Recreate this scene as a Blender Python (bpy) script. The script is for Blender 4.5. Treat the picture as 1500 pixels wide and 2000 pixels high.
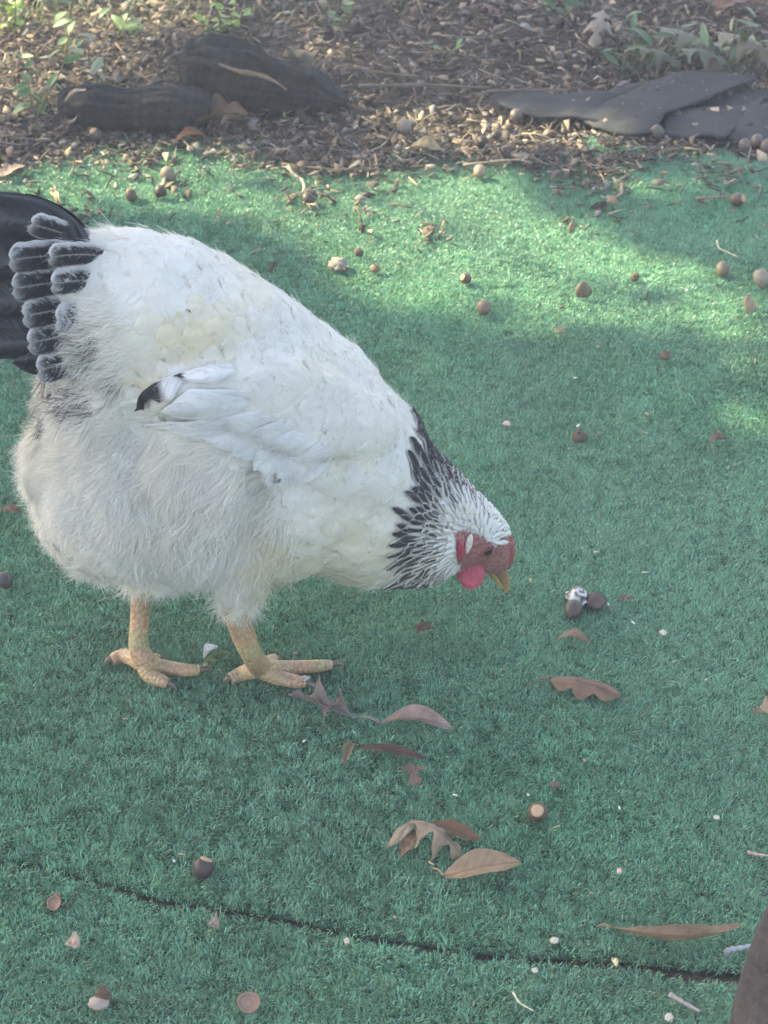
import bpy, bmesh, math, random
import numpy as np
from mathutils import Vector, Matrix
from mathutils.bvhtree import BVHTree
from mathutils import noise as mnoise

random.seed(7); rng = np.random.default_rng(11)
for o in list(bpy.data.objects): bpy.data.objects.remove(o)
S = bpy.context.scene
COL = S.collection
R = math.radians

# ------------------------------------------------------------------ camera, world, sun, exposure
CAM_H, PITCH, FPX = 1.228, R(35), 3713.0          # eye height, downward tilt, focal length in photo pixels (1500 wide)
cam = bpy.data.cameras.new('camera'); camo = bpy.data.objects.new('camera', cam); COL.objects.link(camo)
camo.location = (0, 0, CAM_H); camo.rotation_euler = (math.pi/2-PITCH, 0, 0)
cam.sensor_fit = 'HORIZONTAL'; cam.sensor_width = 36; cam.lens = 36*FPX/1500
cam.clip_start = .05; cam.clip_end = 500
cam.dof.use_dof = True; cam.dof.focus_distance = 1.86; cam.dof.aperture_fstop = 19
S.camera = camo
SUN_EL, SUN_TO = R(37), Vector((-.905, .425, 0)).normalized()     # direction on the ground towards the sun
SUN = Vector((SUN_TO.x*math.cos(SUN_EL), SUN_TO.y*math.cos(SUN_EL), math.sin(SUN_EL)))
W = bpy.data.worlds.new('World'); S.world = W; W.use_nodes = True
nt = W.node_tree; bg = nt.nodes['Background']
sky = nt.nodes.new('ShaderNodeTexSky'); sky.sky_type = 'NISHITA'; sky.sun_disc = False
sky.dust_density = 4.0; sky.ozone_density = .4; sky.sun_elevation = SUN_EL; sky.sun_rotation = math.atan2(SUN.x, SUN.y)
nt.links.new(sky.outputs[0], bg.inputs[0]); bg.inputs[1].default_value = .15
sl = bpy.data.lights.new('sun', 'SUN'); sl.energy = 5.0; sl.angle = R(.53); sl.color = (1, .90, .54)
so = bpy.data.objects.new('sun', sl); COL.objects.link(so); so.rotation_euler = SUN.to_track_quat('Z', 'Y').to_euler()
S.view_settings.view_transform = 'Standard'; S.view_settings.look = 'None'; S.view_settings.gamma = 1
S.view_settings.exposure = 2.25
S.render.engine = 'CYCLES'
S.cycles.max_bounces = 5; S.cycles.diffuse_bounces = 3; S.cycles.glossy_bounces = 2; S.cycles.transmission_bounces = 3; S.cycles.transparent_max_bounces = 4; S.cycles.volume_bounces = 0; S.cycles.caustics_reflective = False; S.cycles.caustics_refractive = False
S.cycles.use_denoising = True

# ------------------------------------------------------------------ helpers
FW = Vector((0, math.cos(PITCH), -math.sin(PITCH))); UP = Vector((0, math.sin(PITCH), math.cos(PITCH))); RT = Vector((1, 0, 0)); EYE = Vector((0, 0, CAM_H))
def ray(px, py): return FW + RT*((px-750)/FPX) + UP*((1000-py)/FPX)
def G(px, py, z=0.0):
    d = ray(px, py); return EYE + d*((z-CAM_H)/d.z)
def atY(px, py, y):
    d = ray(px, py); return EYE + d*(y/d.y)
def dep(p): return (p-EYE).dot(FW)
def mpp(p): return dep(p)/FPX                                    # metres per photo pixel at p
def pix(p):
    v = p-EYE; d = v.dot(FW); return 750+v.x/d*FPX, 1000-v.dot(UP)/d*FPX
FWn, UPn, EYEn = np.array(FW), np.array(UP), np.array(EYE)
def pixn(P):
    v = P-EYEn; d = v@FWn; return 750+v[:, 0]/d*FPX, 1000-(v@UPn)/d*FPX
def Gn(px, py, z=0.0):
    d = FWn[None]+np.outer((px-750)/FPX, [1, 0, 0])+np.outer((1000-py)/FPX, UPn)
    return EYEn+d*((z-CAM_H)/d[:, 2])[:, None]

def mesh(name, V, F, mat=None, smooth=True, col=None, attrs=None):
    me = bpy.data.meshes.new(name)
    V = np.asarray(V, dtype=np.float32)
    if isinstance(F, np.ndarray):
        n, k = F.shape
        me.vertices.add(len(V)); me.vertices.foreach_set('co', V.ravel())
        me.loops.add(n*k); me.loops.foreach_set('vertex_index', F.astype(np.int32).ravel())
        me.polygons.add(n); me.polygons.foreach_set('loop_start', np.arange(0, n*k, k, dtype=np.int32))
        me.update(calc_edges=True); me.validate()
    else:
        me.from_pydata([tuple(map(float, v)) for v in V], [], F); me.update()
    if smooth: me.polygons.foreach_set('use_smooth', np.ones(len(me.polygons), dtype=bool))
    if col is not None:
        a = me.color_attributes.new('Col', 'FLOAT_COLOR', 'POINT')
        c = np.ones((len(V), 4), dtype=np.float32); c[:, :3] = np.asarray(col); a.data.foreach_set('color', c.ravel())
    for k, d in (attrs or {}).items():
        a = me.attributes.new(k, 'FLOAT', 'POINT'); a.data.foreach_set('value', np.asarray(d, dtype=np.float32))
    if mat: me.materials.append(mat)
    return me
def link(name, me, parent=None, loc=(0, 0, 0)):
    o = bpy.data.objects.new(name, me); COL.objects.link(o); o.location = loc
    if parent: o.parent = parent
    return o
def tag(o, label=None, cat=None, group=None, kind=None):
    if label: o['label'] = label
    if cat: o['category'] = cat
    if group: o['group'] = group
    if kind: o['kind'] = kind
    return o
class MB:
    """collects grids, tubes and lathes into one mesh with a colour per vertex"""
    def __init__(s): s.V = []; s.F = []; s.C = []
    def add(s, V, F, C):
        b = len(s.V); s.V += [tuple(v) for v in V]; s.F += [tuple(i+b for i in f) for f in F]
        C = list(C); s.C += (C if len(C) == len(V) and not np.isscalar(C[0]) else [tuple(C)]*len(V))
    def grid(s, P, C):                                            # P[u][v]
        nu, nv = len(P), len(P[0])
        V = [p for row in P for p in row]
        F = [(i*nv+j, i*nv+j+1, (i+1)*nv+j+1, (i+1)*nv+j) for i in range(nu-1) for j in range(nv-1)]
        s.add(V, F, C if callable(C) is False else C)
    def tube(s, pts, rad, C, n=8, cap=True, squash=1.0, ring=None):
        pts = [Vector(p) for p in pts]; V = []; F = []; CC = []
        N = len(pts); prev = None
        for i, p in enumerate(pts):
            t = (pts[min(i+1, N-1)]-pts[max(i-1, 0)]).normalized()
            if prev is None: a = t.orthogonal().normalized() if abs(t.z) > .9 else t.cross(Vector((0, 0, 1))).normalized()
            else: a = (prev-t*prev.dot(t)).normalized()
            prev = a; b = t.cross(a)
            for k in range(n):
                th = 2*math.pi*k/n; r = rad[i]*(ring(i, th) if ring else 1)
                V.append(p+a*(math.cos(th)*r)+b*(math.sin(th)*r*squash)); CC.append(C[i] if isinstance(C, list) else C)
        for i in range(N-1):
            for k in range(n): F.append((i*n+k, i*n+(k+1) % n, (i+1)*n+(k+1) % n, (i+1)*n+k))
        if cap: F.append(tuple(range(n))[::-1]); F.append(tuple((N-1)*n+k for k in range(n)))
        s.add(V, F, CC)
    def lathe(s, prof, C, M=None, n=16, wob=0.0):                 # prof: (r, z) list
        V = []; CC = []; ph = random.random()*6
        for i, (r, z) in enumerate(prof):
            for k in range(n):
                th = 2*math.pi*k/n; rr = r*(1+wob*math.sin(3*th+ph+z*200))
                p = Vector((rr*math.cos(th), rr*math.sin(th), z)); V.append(M@p if M else p); CC.append(C[i] if isinstance(C, list) else C)
        F = [(i*n+k, i*n+(k+1) % n, (i+1)*n+(k+1) % n, (i+1)*n+k) for i in range(len(prof)-1) for k in range(n)]
        s.add(V, F, CC)
    def build(s, name, mat, parent=None, loc=(0, 0, 0), smooth=True):
        loc = Vector(loc); V = [Vector(v)-loc for v in s.V]
        me = mesh(name, [tuple(v) for v in V], s.F, mat, smooth, s.C)
        o = link(name, me, parent, loc if parent is None else (0, 0, 0))
        return o
def empty(name, loc):
    o = bpy.data.objects.new(name, None); COL.objects.link(o); o.location = loc; o.empty_display_size = .02; return o
def sub(pts, k=6):                                                # Catmull-Rom through tuples
    P = [np.array(p, dtype=float) for p in pts]; P = [2*P[0]-P[1]]+P+[2*P[-1]-P[-2]]; out = []
    for i in range(1, len(P)-2):
        for j in range(k):
            t = j/k; a, b, c, d = P[i-1:i+3]
            out.append(.5*((2*b)+(c-a)*t+(2*a-5*b+4*c-d)*t*t+(3*b-a-3*c+d)*t**3))
    return out+[P[-2]]
def inpoly(px, py, poly):
    px = np.asarray(px, float); py = np.asarray(py, float); r = np.zeros(px.shape, bool); n = len(poly)
    for i in range(n):
        x1, y1 = poly[i]; x2, y2 = poly[(i+1) % n]
        if y1 == y2: continue
        c = ((y1 > py) != (y2 > py)) & (px < (x2-x1)*(py-y1)/(y2-y1)+x1); r ^= c
    return r

# ------------------------------------------------------------------ materials
def mat(name, build):
    m = bpy.data.materials.new(name); m.use_nodes = True; n = m.node_tree; b = n.nodes['Principled BSDF']; build(n, b); return m
def N(n, t, **k):
    x = n.nodes.new(t)
    for a, v in k.items():
        if a.startswith('i_'): x.inputs[a[2:].replace('_', ' ')].default_value = v
        else: setattr(x, a, v)
    return x
def colnode(n): return N(n, 'ShaderNodeAttribute', attribute_name='Col')
def hsv(n, colour_out, fac_out, lo, hi, src='Value'):
    mr = N(n, 'ShaderNodeMapRange'); mr.inputs[3].default_value = lo; mr.inputs[4].default_value = hi; n.links.new(fac_out, mr.inputs[0])
    h = N(n, 'ShaderNodeHueSaturation'); n.links.new(mr.outputs[0], h.inputs[src]); n.links.new(colour_out, h.inputs['Color']); return h.outputs[0]
def noise(n, scale, detail=4, rough=.6, coord='Object'):
    c = N(n, 'ShaderNodeTexCoord'); t = N(n, 'ShaderNodeTexNoise'); t.inputs['Scale'].default_value = scale; t.inputs['Detail'].default_value = detail; t.inputs['Roughness'].default_value = rough
    n.links.new(c.outputs[coord], t.inputs['Vector']); return t
def bump(n, b, h, strength, dist):
    x = N(n, 'ShaderNodeBump'); x.inputs['Strength'].default_value = strength; x.inputs['Distance'].default_value = dist
    n.links.new(h, x.inputs['Height']); n.links.new(x.outputs[0], b.inputs['Normal']); return x
def translucent(n, b, col, w):
    t = N(n, 'ShaderNodeBsdfTranslucent'); n.links.new(col, t.inputs['Color']); m = N(n, 'ShaderNodeMixShader'); m.inputs[0].default_value = w
    out = n.nodes['Material Output']; n.links.new(b.outputs[0], m.inputs[1]); n.links.new(t.outputs[0], m.inputs[2]); n.links.new(m.outputs[0], out.inputs['Surface'])

def _vc(rough=.8, var=(.75, 1.2), scale=90, bs=.4, bd=.001, tr=0, spec=.3):
    def f(n, b):
        c = colnode(n); t = noise(n, scale, 5); o = hsv(n, c.outputs['Color'], t.outputs['Fac'], *var)
        n.links.new(o, b.inputs['Base Color']); b.inputs['Roughness'].default_value = rough; b.inputs['Specular IOR Level'].default_value = spec
        if bs: bump(n, b, t.outputs['Fac'], bs, bd)
        if tr: translucent(n, b, o, tr)
    return f
M_bits = mat('dry_bits', _vc(.85))
M_leaf = mat('dry_leaf', _vc(.6, (.7, 1.25), 140, .5, .0012, .22))
M_green = mat('green_leaf', _vc(.45, (.7, 1.25), 60, .3, .001, .3, .5))
M_acorn = mat('acorn_shell', _vc(.5, (.55, 1.35), 150, .3, .0008, 0, .35))
M_wood = mat('weathered_wood', _vc(.95, (.35, 1.6), 70, 1, .008))
def _fabric(n, b):
    t = noise(n, 420, 4, .8); t2 = noise(n, 14, 4); 
    r = N(n, 'ShaderNodeValToRGB'); r.color_ramp.elements[0].color = (.030, .031, .034, 1); r.color_ramp.elements[1].color = (.085, .087, .092, 1)
    mx = N(n, 'ShaderNodeMath', operation='ADD'); n.links.new(t.outputs['Fac'], mx.inputs[0]); n.links.new(t2.outputs['Fac'], mx.inputs[1])
    mm = N(n, 'ShaderNodeMath', operation='MULTIPLY'); mm.inputs[1].default_value = .5; n.links.new(mx.outputs[0], mm.inputs[0]); n.links.new(mm.outputs[0], r.inputs[0])
    n.links.new(r.outputs[0], b.inputs['Base Color']); b.inputs['Roughness'].default_value = .95; b.inputs['Specular IOR Level'].default_value = .1
    bump(n, b, t.outputs['Fac'], 1, .003)
M_fabric = mat('weed_fabric', _fabric)
def _soil(n, b):
    t = noise(n, 22, 8, .7); r = N(n, 'ShaderNodeValToRGB')
    r.color_ramp.elements[0].position = .3; r.color_ramp.elements[0].color = (.022, .017, .013, 1); r.color_ramp.elements[1].position = .75; r.color_ramp.elements[1].color = (.11, .085, .062, 1)
    n.links.new(t.outputs['Fac'], r.inputs[0]); n.links.new(r.outputs[0], b.inputs['Base Color']); b.inputs['Roughness'].default_value = .95
    bump(n, b, t.outputs['Fac'], 1, .01)
M_soil = mat('soil', _soil)
def _backing(n, b):
    t = noise(n, 240, 3); r = N(n, 'ShaderNodeValToRGB'); r.color_ramp.elements[0].color = (.006, .03, .018, 1); r.color_ramp.elements[1].color = (.014, .075, .04, 1)
    n.links.new(t.outputs['Fac'], r.inputs[0]); n.links.new(r.outputs[0], b.inputs['Base Color']); b.inputs['Roughness'].default_value = .9
    bump(n, b, t.outputs['Fac'], 1, .004)
M_backing = mat('turf_backing', _backing)
def _blade(n, b):
    c = colnode(n); g = N(n, 'ShaderNodeNewGeometry'); t = N(n, 'ShaderNodeTexNoise'); t.inputs['Scale'].default_value = 7; t.inputs['Detail'].default_value = 5
    n.links.new(g.outputs['Position'], t.inputs['Vector']); o = hsv(n, c.outputs['Color'], t.outputs['Fac'], .72, 1.28)
    t2 = N(n, 'ShaderNodeTexNoise'); t2.inputs['Scale'].default_value = 2.2; n.links.new(g.outputs['Position'], t2.inputs['Vector'])
    o = hsv(n, o, t2.outputs['Fac'], .75, 1.2, 'Saturation')
    n.links.new(o, b.inputs['Base Color']); b.inputs['Roughness'].default_value = .38; b.inputs['Specular IOR Level'].default_value = .5
    translucent(n, b, o, .22)
M_blade = mat('turf_blade', _blade)
def _plumage(n, b):
    c = colnode(n); n.links.new(c.outputs['Color'], b.inputs['Base Color']); b.inputs['Roughness'].default_value = .75; b.inputs['Specular IOR Level'].default_value = .2
    translucent(n, b, c.outputs['Color'], .25)
M_plume = mat('plumage', _plumage)
def _black(n, b):
    c = colnode(n); n.links.new(c.outputs['Color'], b.inputs['Base Color']); b.inputs['Roughness'].default_value = .5; b.inputs['Specular IOR Level'].default_value = .45
M_black = mat('tail_plumage', _black)
def _skinleg(n, b):
    c = colnode(n); v = N(n, 'ShaderNodeTexVoronoi'); v.inputs['Scale'].default_value = 260; cc = N(n, 'ShaderNodeTexCoord'); n.links.new(cc.outputs['Object'], v.inputs['Vector'])
    o = hsv(n, c.outputs['Color'], v.outputs['Distance'], 1.12, .6)
    n.links.new(o, b.inputs['Base Color']); b.inputs['Roughness'].default_value = .5
    iv = N(n, 'ShaderNodeMath', operation='SUBTRACT'); iv.inputs[0].default_value = 1; n.links.new(v.outputs['Distance'], iv.inputs[1]); bump(n, b, iv.outputs[0], .8, .0015)
M_body = mat('body_skin', _skinleg)
def _flesh(n, b):
    c = colnode(n); t = noise(n, 420, 3, .7); o = hsv(n, c.outputs['Color'], t.outputs['Fac'], .6, 1.4)
    n.links.new(o, b.inputs['Base Color']); b.inputs['Roughness'].default_value = .5; b.inputs['Subsurface Weight'].default_value = .15; b.inputs['Subsurface Radius'].default_value = (.004, .001, .0005); b.inputs['Subsurface Scale'].default_value = 1
    bump(n, b, t.outputs['Fac'], .8, .0012)
M_flesh = mat('red_flesh', _flesh)
M_horn = mat('beak_horn', _vc(.4, (.8, 1.2), 200, .1, .0004, 0, .5))
def _eye(n, b):
    c = colnode(n); n.links.new(c.outputs['Color'], b.inputs['Base Color']); b.inputs['Roughness'].default_value = .22; b.inputs['Specular IOR Level'].default_value = .3
M_eye = mat('eye_wet', _eye)

# ------------------------------------------------------------------ turf edge and seam (photo pixels -> ground)
EDGE = [(-600, 360), (-200, 345), (0, 335), (90, 303), (200, 272), (330, 278), (480, 265), (560, 300), (650, 318), (760, 322), (830, 306), (880, 290), (1000, 304), (1100, 300), (1200, 275), (1300, 280), (1400, 292), (1500, 305), (1800, 320), (2300, 330)]
EDGE_W = [G(*p) for p in EDGE]
def edge_y(x): return np.interp(x, [p.x for p in EDGE_W], [p.y for p in EDGE_W])
SEAM = sub([(-700, 1600), (-300, 1650), (0, 1680), (110, 1697), (230, 1733), (330, 1760), (420, 1771), (500, 1786), (600, 1801), (700, 1826), (800, 1841), (900, 1858), (1000, 1868), (1080, 1872), (1180, 1877), (1280, 1890), (1360, 1902), (1440, 1906), (1700, 1915), (2300, 1930)], 4)
SEAM_W = Gn(np.array([p[0] for p in SEAM]), np.array([p[1] for p in SEAM]))
def seam_y(x): return np.interp(x, SEAM_W[:, 0], SEAM_W[:, 1])
def seam_half(px):                                                 # half the gap in metres: wider towards the post
    return np.interp(px, [0, 60, 300, 700, 1100, 1300, 1350, 1440], [.0016, .0022, .0036, .003, .003, .0045, .0075, .006])

# ground: one sheet to the horizon
def hills(x, y):
    z = np.zeros_like(x)-.012
    far = np.clip((y-edge_y(x))/.5, 0, 1)
    return z+far*(.012+.012*np.sin(x*3.1+1)*np.sin(y*4.3)+.008*np.sin(x*9)*np.cos(y*8))
xs = np.concatenate([[-14, -9, -5], np.linspace(-2.4, 2.4, 97), [5, 9, 14]]); ys = np.concatenate([[-9, -4, -1], np.linspace(0, 5, 101), [8, 13, 19]])
X, Y = np.meshgrid(xs, ys); Z = hills(X.ravel(), Y.ravel())
nx = len(xs); F = np.array([(j*nx+i, j*nx+i+1, (j+1)*nx+i+1, (j+1)*nx+i) for j in range(len(ys)-1) for i in range(nx-1)])
g = link('ground', mesh('ground', np.c_[X.ravel(), Y.ravel(), Z], F, M_soil)); tag(g, kind='structure')

# the two turf strips: backing sheets
def strip(name, y0, y1):
    xs = np.linspace(-2.2, 2.2, 177); V = []; F = []
    for i, x in enumerate(xs):
        a, b = y0(x), y1(x)
        for t in np.linspace(0, 1, 6): V.append((x, a+(b-a)*t, -.004))
    for i in range(len(xs)-1):
        for j in range(5): F.append((i*6+j, (i+1)*6+j, (i+1)*6+j+1, i*6+j+1))
    o = link(name, mesh(name, V, F, M_backing)); tag(o, kind='structure'); return o
def half_at(x):
    return seam_half(np.asarray(pixn(np.array([[x, float(seam_y(x)), 0.0]]))[0])[0])
lawn1 = strip('lawn', lambda x: float(seam_y(x))+half_at(x), lambda x: float(edge_y(x))-.01)
lawn2 = strip('lawn', lambda x: -.4, lambda x: float(seam_y(x))-half_at(x))

# pile blades
def tuft(seed):
    r = np.random.default_rng(seed); V = []; F = []; C = []
    for k in range(36):
        th = r.uniform(0, 6.283); rad = .0068*math.sqrt(r.random()); x0, y0 = rad*math.cos(th), rad*math.sin(th)
        L = r.uniform(.0042, .0074); w = r.uniform(.00030, .00055); az = r.normal(0, .9); lean = r.uniform(.25, 1.05)
        dx, dy = math.cos(az), math.sin(az); sx, sy = -dy, dx; b = len(V); tw = r.uniform(-.7, .7)
        cx, cz = sx*math.cos(tw), math.sin(tw)
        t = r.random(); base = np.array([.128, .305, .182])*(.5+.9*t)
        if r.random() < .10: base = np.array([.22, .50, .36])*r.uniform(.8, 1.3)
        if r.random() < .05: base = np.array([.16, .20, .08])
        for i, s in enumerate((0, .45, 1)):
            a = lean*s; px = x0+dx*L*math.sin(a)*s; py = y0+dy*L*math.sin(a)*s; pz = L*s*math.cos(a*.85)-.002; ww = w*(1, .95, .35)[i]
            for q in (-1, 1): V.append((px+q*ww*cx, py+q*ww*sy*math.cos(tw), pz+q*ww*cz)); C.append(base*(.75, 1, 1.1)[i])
        F += [(b, b+1, b+3, b+2), (b+2, b+3, b+5, b+4)]
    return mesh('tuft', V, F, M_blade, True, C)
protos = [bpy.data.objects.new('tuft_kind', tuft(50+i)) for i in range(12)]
sp = .0058
gx, gy = np.meshgrid(np.arange(-1.25, 1.25, sp), np.arange(.62, 3.0, sp)); gx = gx.ravel()+rng.uniform(-.5, .5, gx.size)*sp; gy = gy.ravel()+rng.uniform(-.5, .5, gy.size)*sp
P = np.c_[gx, gy, np.zeros_like(gx)]; px, py = pixn(P)
wob = .012*np.sin(gx*41)+.01*np.sin(gx*97+1)+.02*np.sin(gx*17+2)+rng.normal(0, .012, gx.size)
d = gy-seam_y(gx)
keep = (gy < edge_y(gx)+wob) & (np.abs(d) > seam_half(px)+.0030+rng.normal(0, .0008, gx.size)) & (np.abs(gx) < .28+gy*.33)
P = P[keep]; n_t = len(P); d = d[keep]
P[:, 2] = -.003+.0012*np.sin(P[:, 0]*37)*np.sin(P[:, 1]*29)
me = bpy.data.meshes.new('turf_pile'); me.vertices.add(n_t); me.vertices.foreach_set('co', P.astype(np.float32).ravel())
comb = np.pi*.0+.9*np.sin(P[:, 0]*5+1.3*np.sin(P[:, 1]*4))+.7*np.sin(P[:, 1]*7+2)+rng.normal(0, .55, n_t)
flip = rng.random(n_t) < .3; comb = comb+flip*np.pi
rot = np.zeros((n_t, 3), np.float32); rot[:, 2] = comb; rot[:, 0] = rng.normal(0, .12, n_t); rot[:, 1] = rng.normal(0, .12, n_t)
a = me.attributes.new('rot', 'FLOAT_VECTOR', 'POINT'); a.data.foreach_set('vector', rot.ravel())
a = me.attributes.new('scl', 'FLOAT', 'POINT'); a.data.foreach_set('value', (rng.uniform(.8, 1.2, n_t)).astype(np.float32))
a = me.attributes.new('idx', 'INT', 'POINT'); a.data.foreach_set('value', rng.integers(0, 12, n_t).astype(np.int32))
me.materials.append(M_blade)
turf = link('turf_grass', me); tag(turf, 'short green artificial grass pile covering the ground around the hen', 'artificial grass', kind='stuff')
ng = bpy.data.node_groups.new('turf_pile', 'GeometryNodeTree'); ng.interface.new_socket('Geometry', in_out='INPUT', socket_type='NodeSocketGeometry'); ng.interface.new_socket('Geometry', in_out='OUTPUT', socket_type='NodeSocketGeometry')
gi = ng.nodes.new('NodeGroupInput'); go = ng.nodes.new('NodeGroupOutput'); ip = ng.nodes.new('GeometryNodeInstanceOnPoints'); jn = ng.nodes.new('GeometryNodeJoinGeometry')
for p in reversed(protos):
    oi = ng.nodes.new('GeometryNodeObjectInfo'); oi.inputs['Object'].default_value = p; gt = ng.nodes.new('GeometryNodeGeometryToInstance')
    ng.links.new(oi.outputs['Geometry'], gt.inputs[0]); ng.links.new(gt.outputs[0], jn.inputs[0])
def named(nm, ty):
    x = ng.nodes.new('GeometryNodeInputNamedAttribute'); x.data_type = ty; x.inputs[0].default_value = nm; return x.outputs[0]
ip.inputs['Pick Instance'].default_value = True
ng.links.new(gi.outputs[0], ip.inputs['Points']); ng.links.new(jn.outputs[0], ip.inputs['Instance']); ng.links.new(named('idx', 'INT'), ip.inputs['Instance Index'])
ng.links.new(named('rot', 'FLOAT_VECTOR'), ip.inputs['Rotation']); ng.links.new(named('scl', 'FLOAT'), ip.inputs['Scale']); ng.links.new(ip.outputs[0], go.inputs[0])
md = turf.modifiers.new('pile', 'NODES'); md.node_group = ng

# ------------------------------------------------------------------ unseen tree added for shade, leaves left out where sun patches fall
LIT = [([(-60, 335), (60, 300), (230, 285), (480, 270), (600, 320), (760, 325), (1010, 315), (1120, 400), (1250, 470), (1420, 520), (1560, 560), (1560, 690), (1440, 690), (1300, 640), (1120, 640), (960, 660), (800, 620), (660, 560), (520, 500), (430, 445), (330, 420), (150, 420), (-60, 420)], .86),
       ([(660, 205), (760, 190), (900, 200), (1000, 215), (1130, 235), (1240, 245), (1250, 300), (1000, 312), (850, 315), (740, 305), (690, 250)], .92),
       ([(-80, -10), (380, -10), (440, 60), (340, 100), (300, 150), (240, 180), (110, 200), (60, 260), (-80, 300)], .86),
       ([(480, 20), (700, 60), (760, 150), (690, 190), (640, 130), (560, 90)], .6),
       ([(1400, 765), (1560, 770), (1560, 850), (1440, 845), (1380, 810)], .85),
       ([(1240, 655), (1560, 690), (1560, 745), (1330, 720)], .62),
       ([(1180, 280), (1420, 300), (1420, 390), (1250, 420), (1130, 370)], .5),
       ([(700, 640), (1100, 660), (1230, 720), (1050, 745), (800, 715), (690, 670)], .10)]
def canopy():
    r = np.random.default_rng(5); V = []; F = []; C = []
    n = 46000; hgt = r.uniform(2.5, 3.9, n)
    gx = r.uniform(-1.7, 1.9, n); gy = r.uniform(-.4, 4.6, n)
    px, py = pixn(np.c_[gx, gy, np.zeros(n)]); py = np.where(gy < .5, 3000, py)
    # sun gaps ragged by noise
    wob = np.array([mnoise.noise(Vector((x*5, y*5, 1.7))) for x, y in zip(gx, gy)]); wob2 = np.array([mnoise.noise(Vector((x*5, y*5, 9.7))) for x, y in zip(gx, gy)])
    drop = np.zeros(n)
    for poly, pr in LIT: drop = np.maximum(drop, pr*inpoly(px+wob*60, py+wob2*np.interp(py, [0, 300, 420, 900], [14, 16, 45, 55]), poly))
    fine = np.array([mnoise.noise(Vector((x*11, y*11, 4.2))) for x, y in zip(gx, gy)])
    inside = drop > 0; drop = np.where(inside, np.clip(drop+.12+fine*.7*(1-drop), 0, .992), 0)
    k = (r.random(n) > drop) & ~(inside & (r.random(n) < .85*drop))
    for x, y, h in zip(gx[k], gy[k], hgt[k]):
        c = np.array((x, y, 0))+np.array(SUN)*(h/SUN.z); s = r.uniform(.022, .045)
        nrm = np.array(SUN)+r.normal(0, .45, 3); nrm /= np.linalg.norm(nrm); a = np.cross(nrm, r.normal(0, 1, 3)); a /= np.linalg.norm(a); b = np.cross(nrm, a); i = len(V)
        V += [c-a*s*1.4, c+b*s*.7-a*s*.2, c+a*s*1.4+nrm*s*.2, c-b*s*.7-a*s*.2]; F.append((i, i+1, i+2, i+3)); C += [(.05, .11, .03)]*4
    return V, F, C, 
V, F, C = canopy()
T0 = Vector((-5.7, 6.2, -.02)); tree = empty('unseen_shade_oak', T0)
tag(tree, 'unseen leafy oak added beyond the picture, its crown shaped to shade the turf', 'tree')
link('crown', mesh('crown', np.array(V)-np.array(T0), F, M_green, False, C), tree)
b = MB(); cc = Vector((-4.0, 4.2, 3.1)); b.tube([T0, T0+Vector((.05, -.05, 1.0)), T0+Vector((.15, -.2, 2.0)), T0+Vector((.3, -.4, 3.0)), T0+Vector((.3, -.6, 3.9))], [.2, .15, .12, .08, .03], (.09, .07, .05), 14)
for k in range(8):
    st = T0+Vector((.15, -.2, 1.8+.2*k)); en = cc+Vector((random.uniform(-2.2, 2.2), random.uniform(-2.2, 1.8), random.uniform(-.3, .9))); md_ = (st+en)/2+Vector((0, 0, .25))
    b.tube([Vector(p) for p in sub([st, md_, en], 4)], np.linspace(.014, .003, 9), (.09, .07, .05), 8)
b2 = MB(); b2.V = [Vector(v)-T0 for v in b.V]; b2.F = b.F; b2.C = b.C; b2.build('trunk', M_wood, tree)

# ------------------------------------------------------------------ the hen
PSI = R(9); HX = Vector((math.cos(PSI), math.sin(PSI), 0)); HN = Vector((-math.sin(PSI), math.cos(PSI), 0))
HM = (G(505, 1320)+G(282, 1312))/2; HM.z = 0
def pl(px, py, off=0.0):                                            # pixel -> point on the hen's middle plane moved sideways by off
    d = ray(px, py); return EYE+d*(((HM+HN*off)-EYE).dot(HN)/d.dot(HN))
def mirror(p): return p-HN*(2*(p-HM).dot(HN))
hen = empty('hen', HM)
tag(hen, 'large white hen with black-laced neck and black tail pecking on the turf', 'hen')
def ico(c, ax, lv=3):
    bm = bmesh.new(); bmesh.ops.create_icosphere(bm, subdivisions=lv, radius=1); V = [c+ax@v.co for v in bm.verts]; F = [tuple(v.index for v in f.verts) for f in bm.faces]; bm.free(); return V, F
BL = []
def ball(p, r, wy=1.0):
    ax = Matrix((HX, HN, Vector((0, 0, 1)))).transposed() @ Matrix.Diagonal((r, r*wy, r)); BL.append((p, ax))
def chain(pts, k=5, both=False):
    for q in sub(pts, k):
        px, py, r, off, wy = q; p = pl(px, py, off); ball(p, r*mpp(p), wy)
        if both: ball(mirror(p), r*mpp(p), wy)
chain([(172, 562, 112, 0, .75), (280, 634, 188, 0, .82), (410, 708, 196, 0, .88), (545, 802, 178, 0, .92), (640, 886, 176, 0, .95), (695, 968, 172, 0, .95), (780, 1008, 140, 0, .92), (848, 1028, 104, 0, .9), (905, 1040, 72, 0, .85), (938, 1052, 54, 0, .78)], 6)
chain([(938, 1052, 54, 0, .78), (952, 1075, 46, 0, .74), (968, 1098, 29, 0, .72)], 5)
chain([(185, 905, 122, 0, .9), (245, 945, 166, 0, .96), (330, 965, 176, 0, .98), (450, 948, 190, 0, .97), (560, 940, 192, 0, .96)], 5)
chain([(280, 640, 180, 0, .82), (240, 800, 148, 0, .9), (245, 950, 172, 0, .98)], 4)
chain([(410, 712, 192, 0, .88), (420, 850, 208, 0, .95), (400, 950, 188, 0, .98)], 4)
chain([(455, 1010, 115, -.055, .6), (470, 1075, 78, -.058, .7), (472, 1120, 52, -.05, .8), (462, 1160, 30, -.04, .9)], 5)
chain([(340, 1030, 100, .045, .6), (300, 1075, 62, .045, .7), (280, 1110, 30, .03, .9)], 5)
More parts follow.
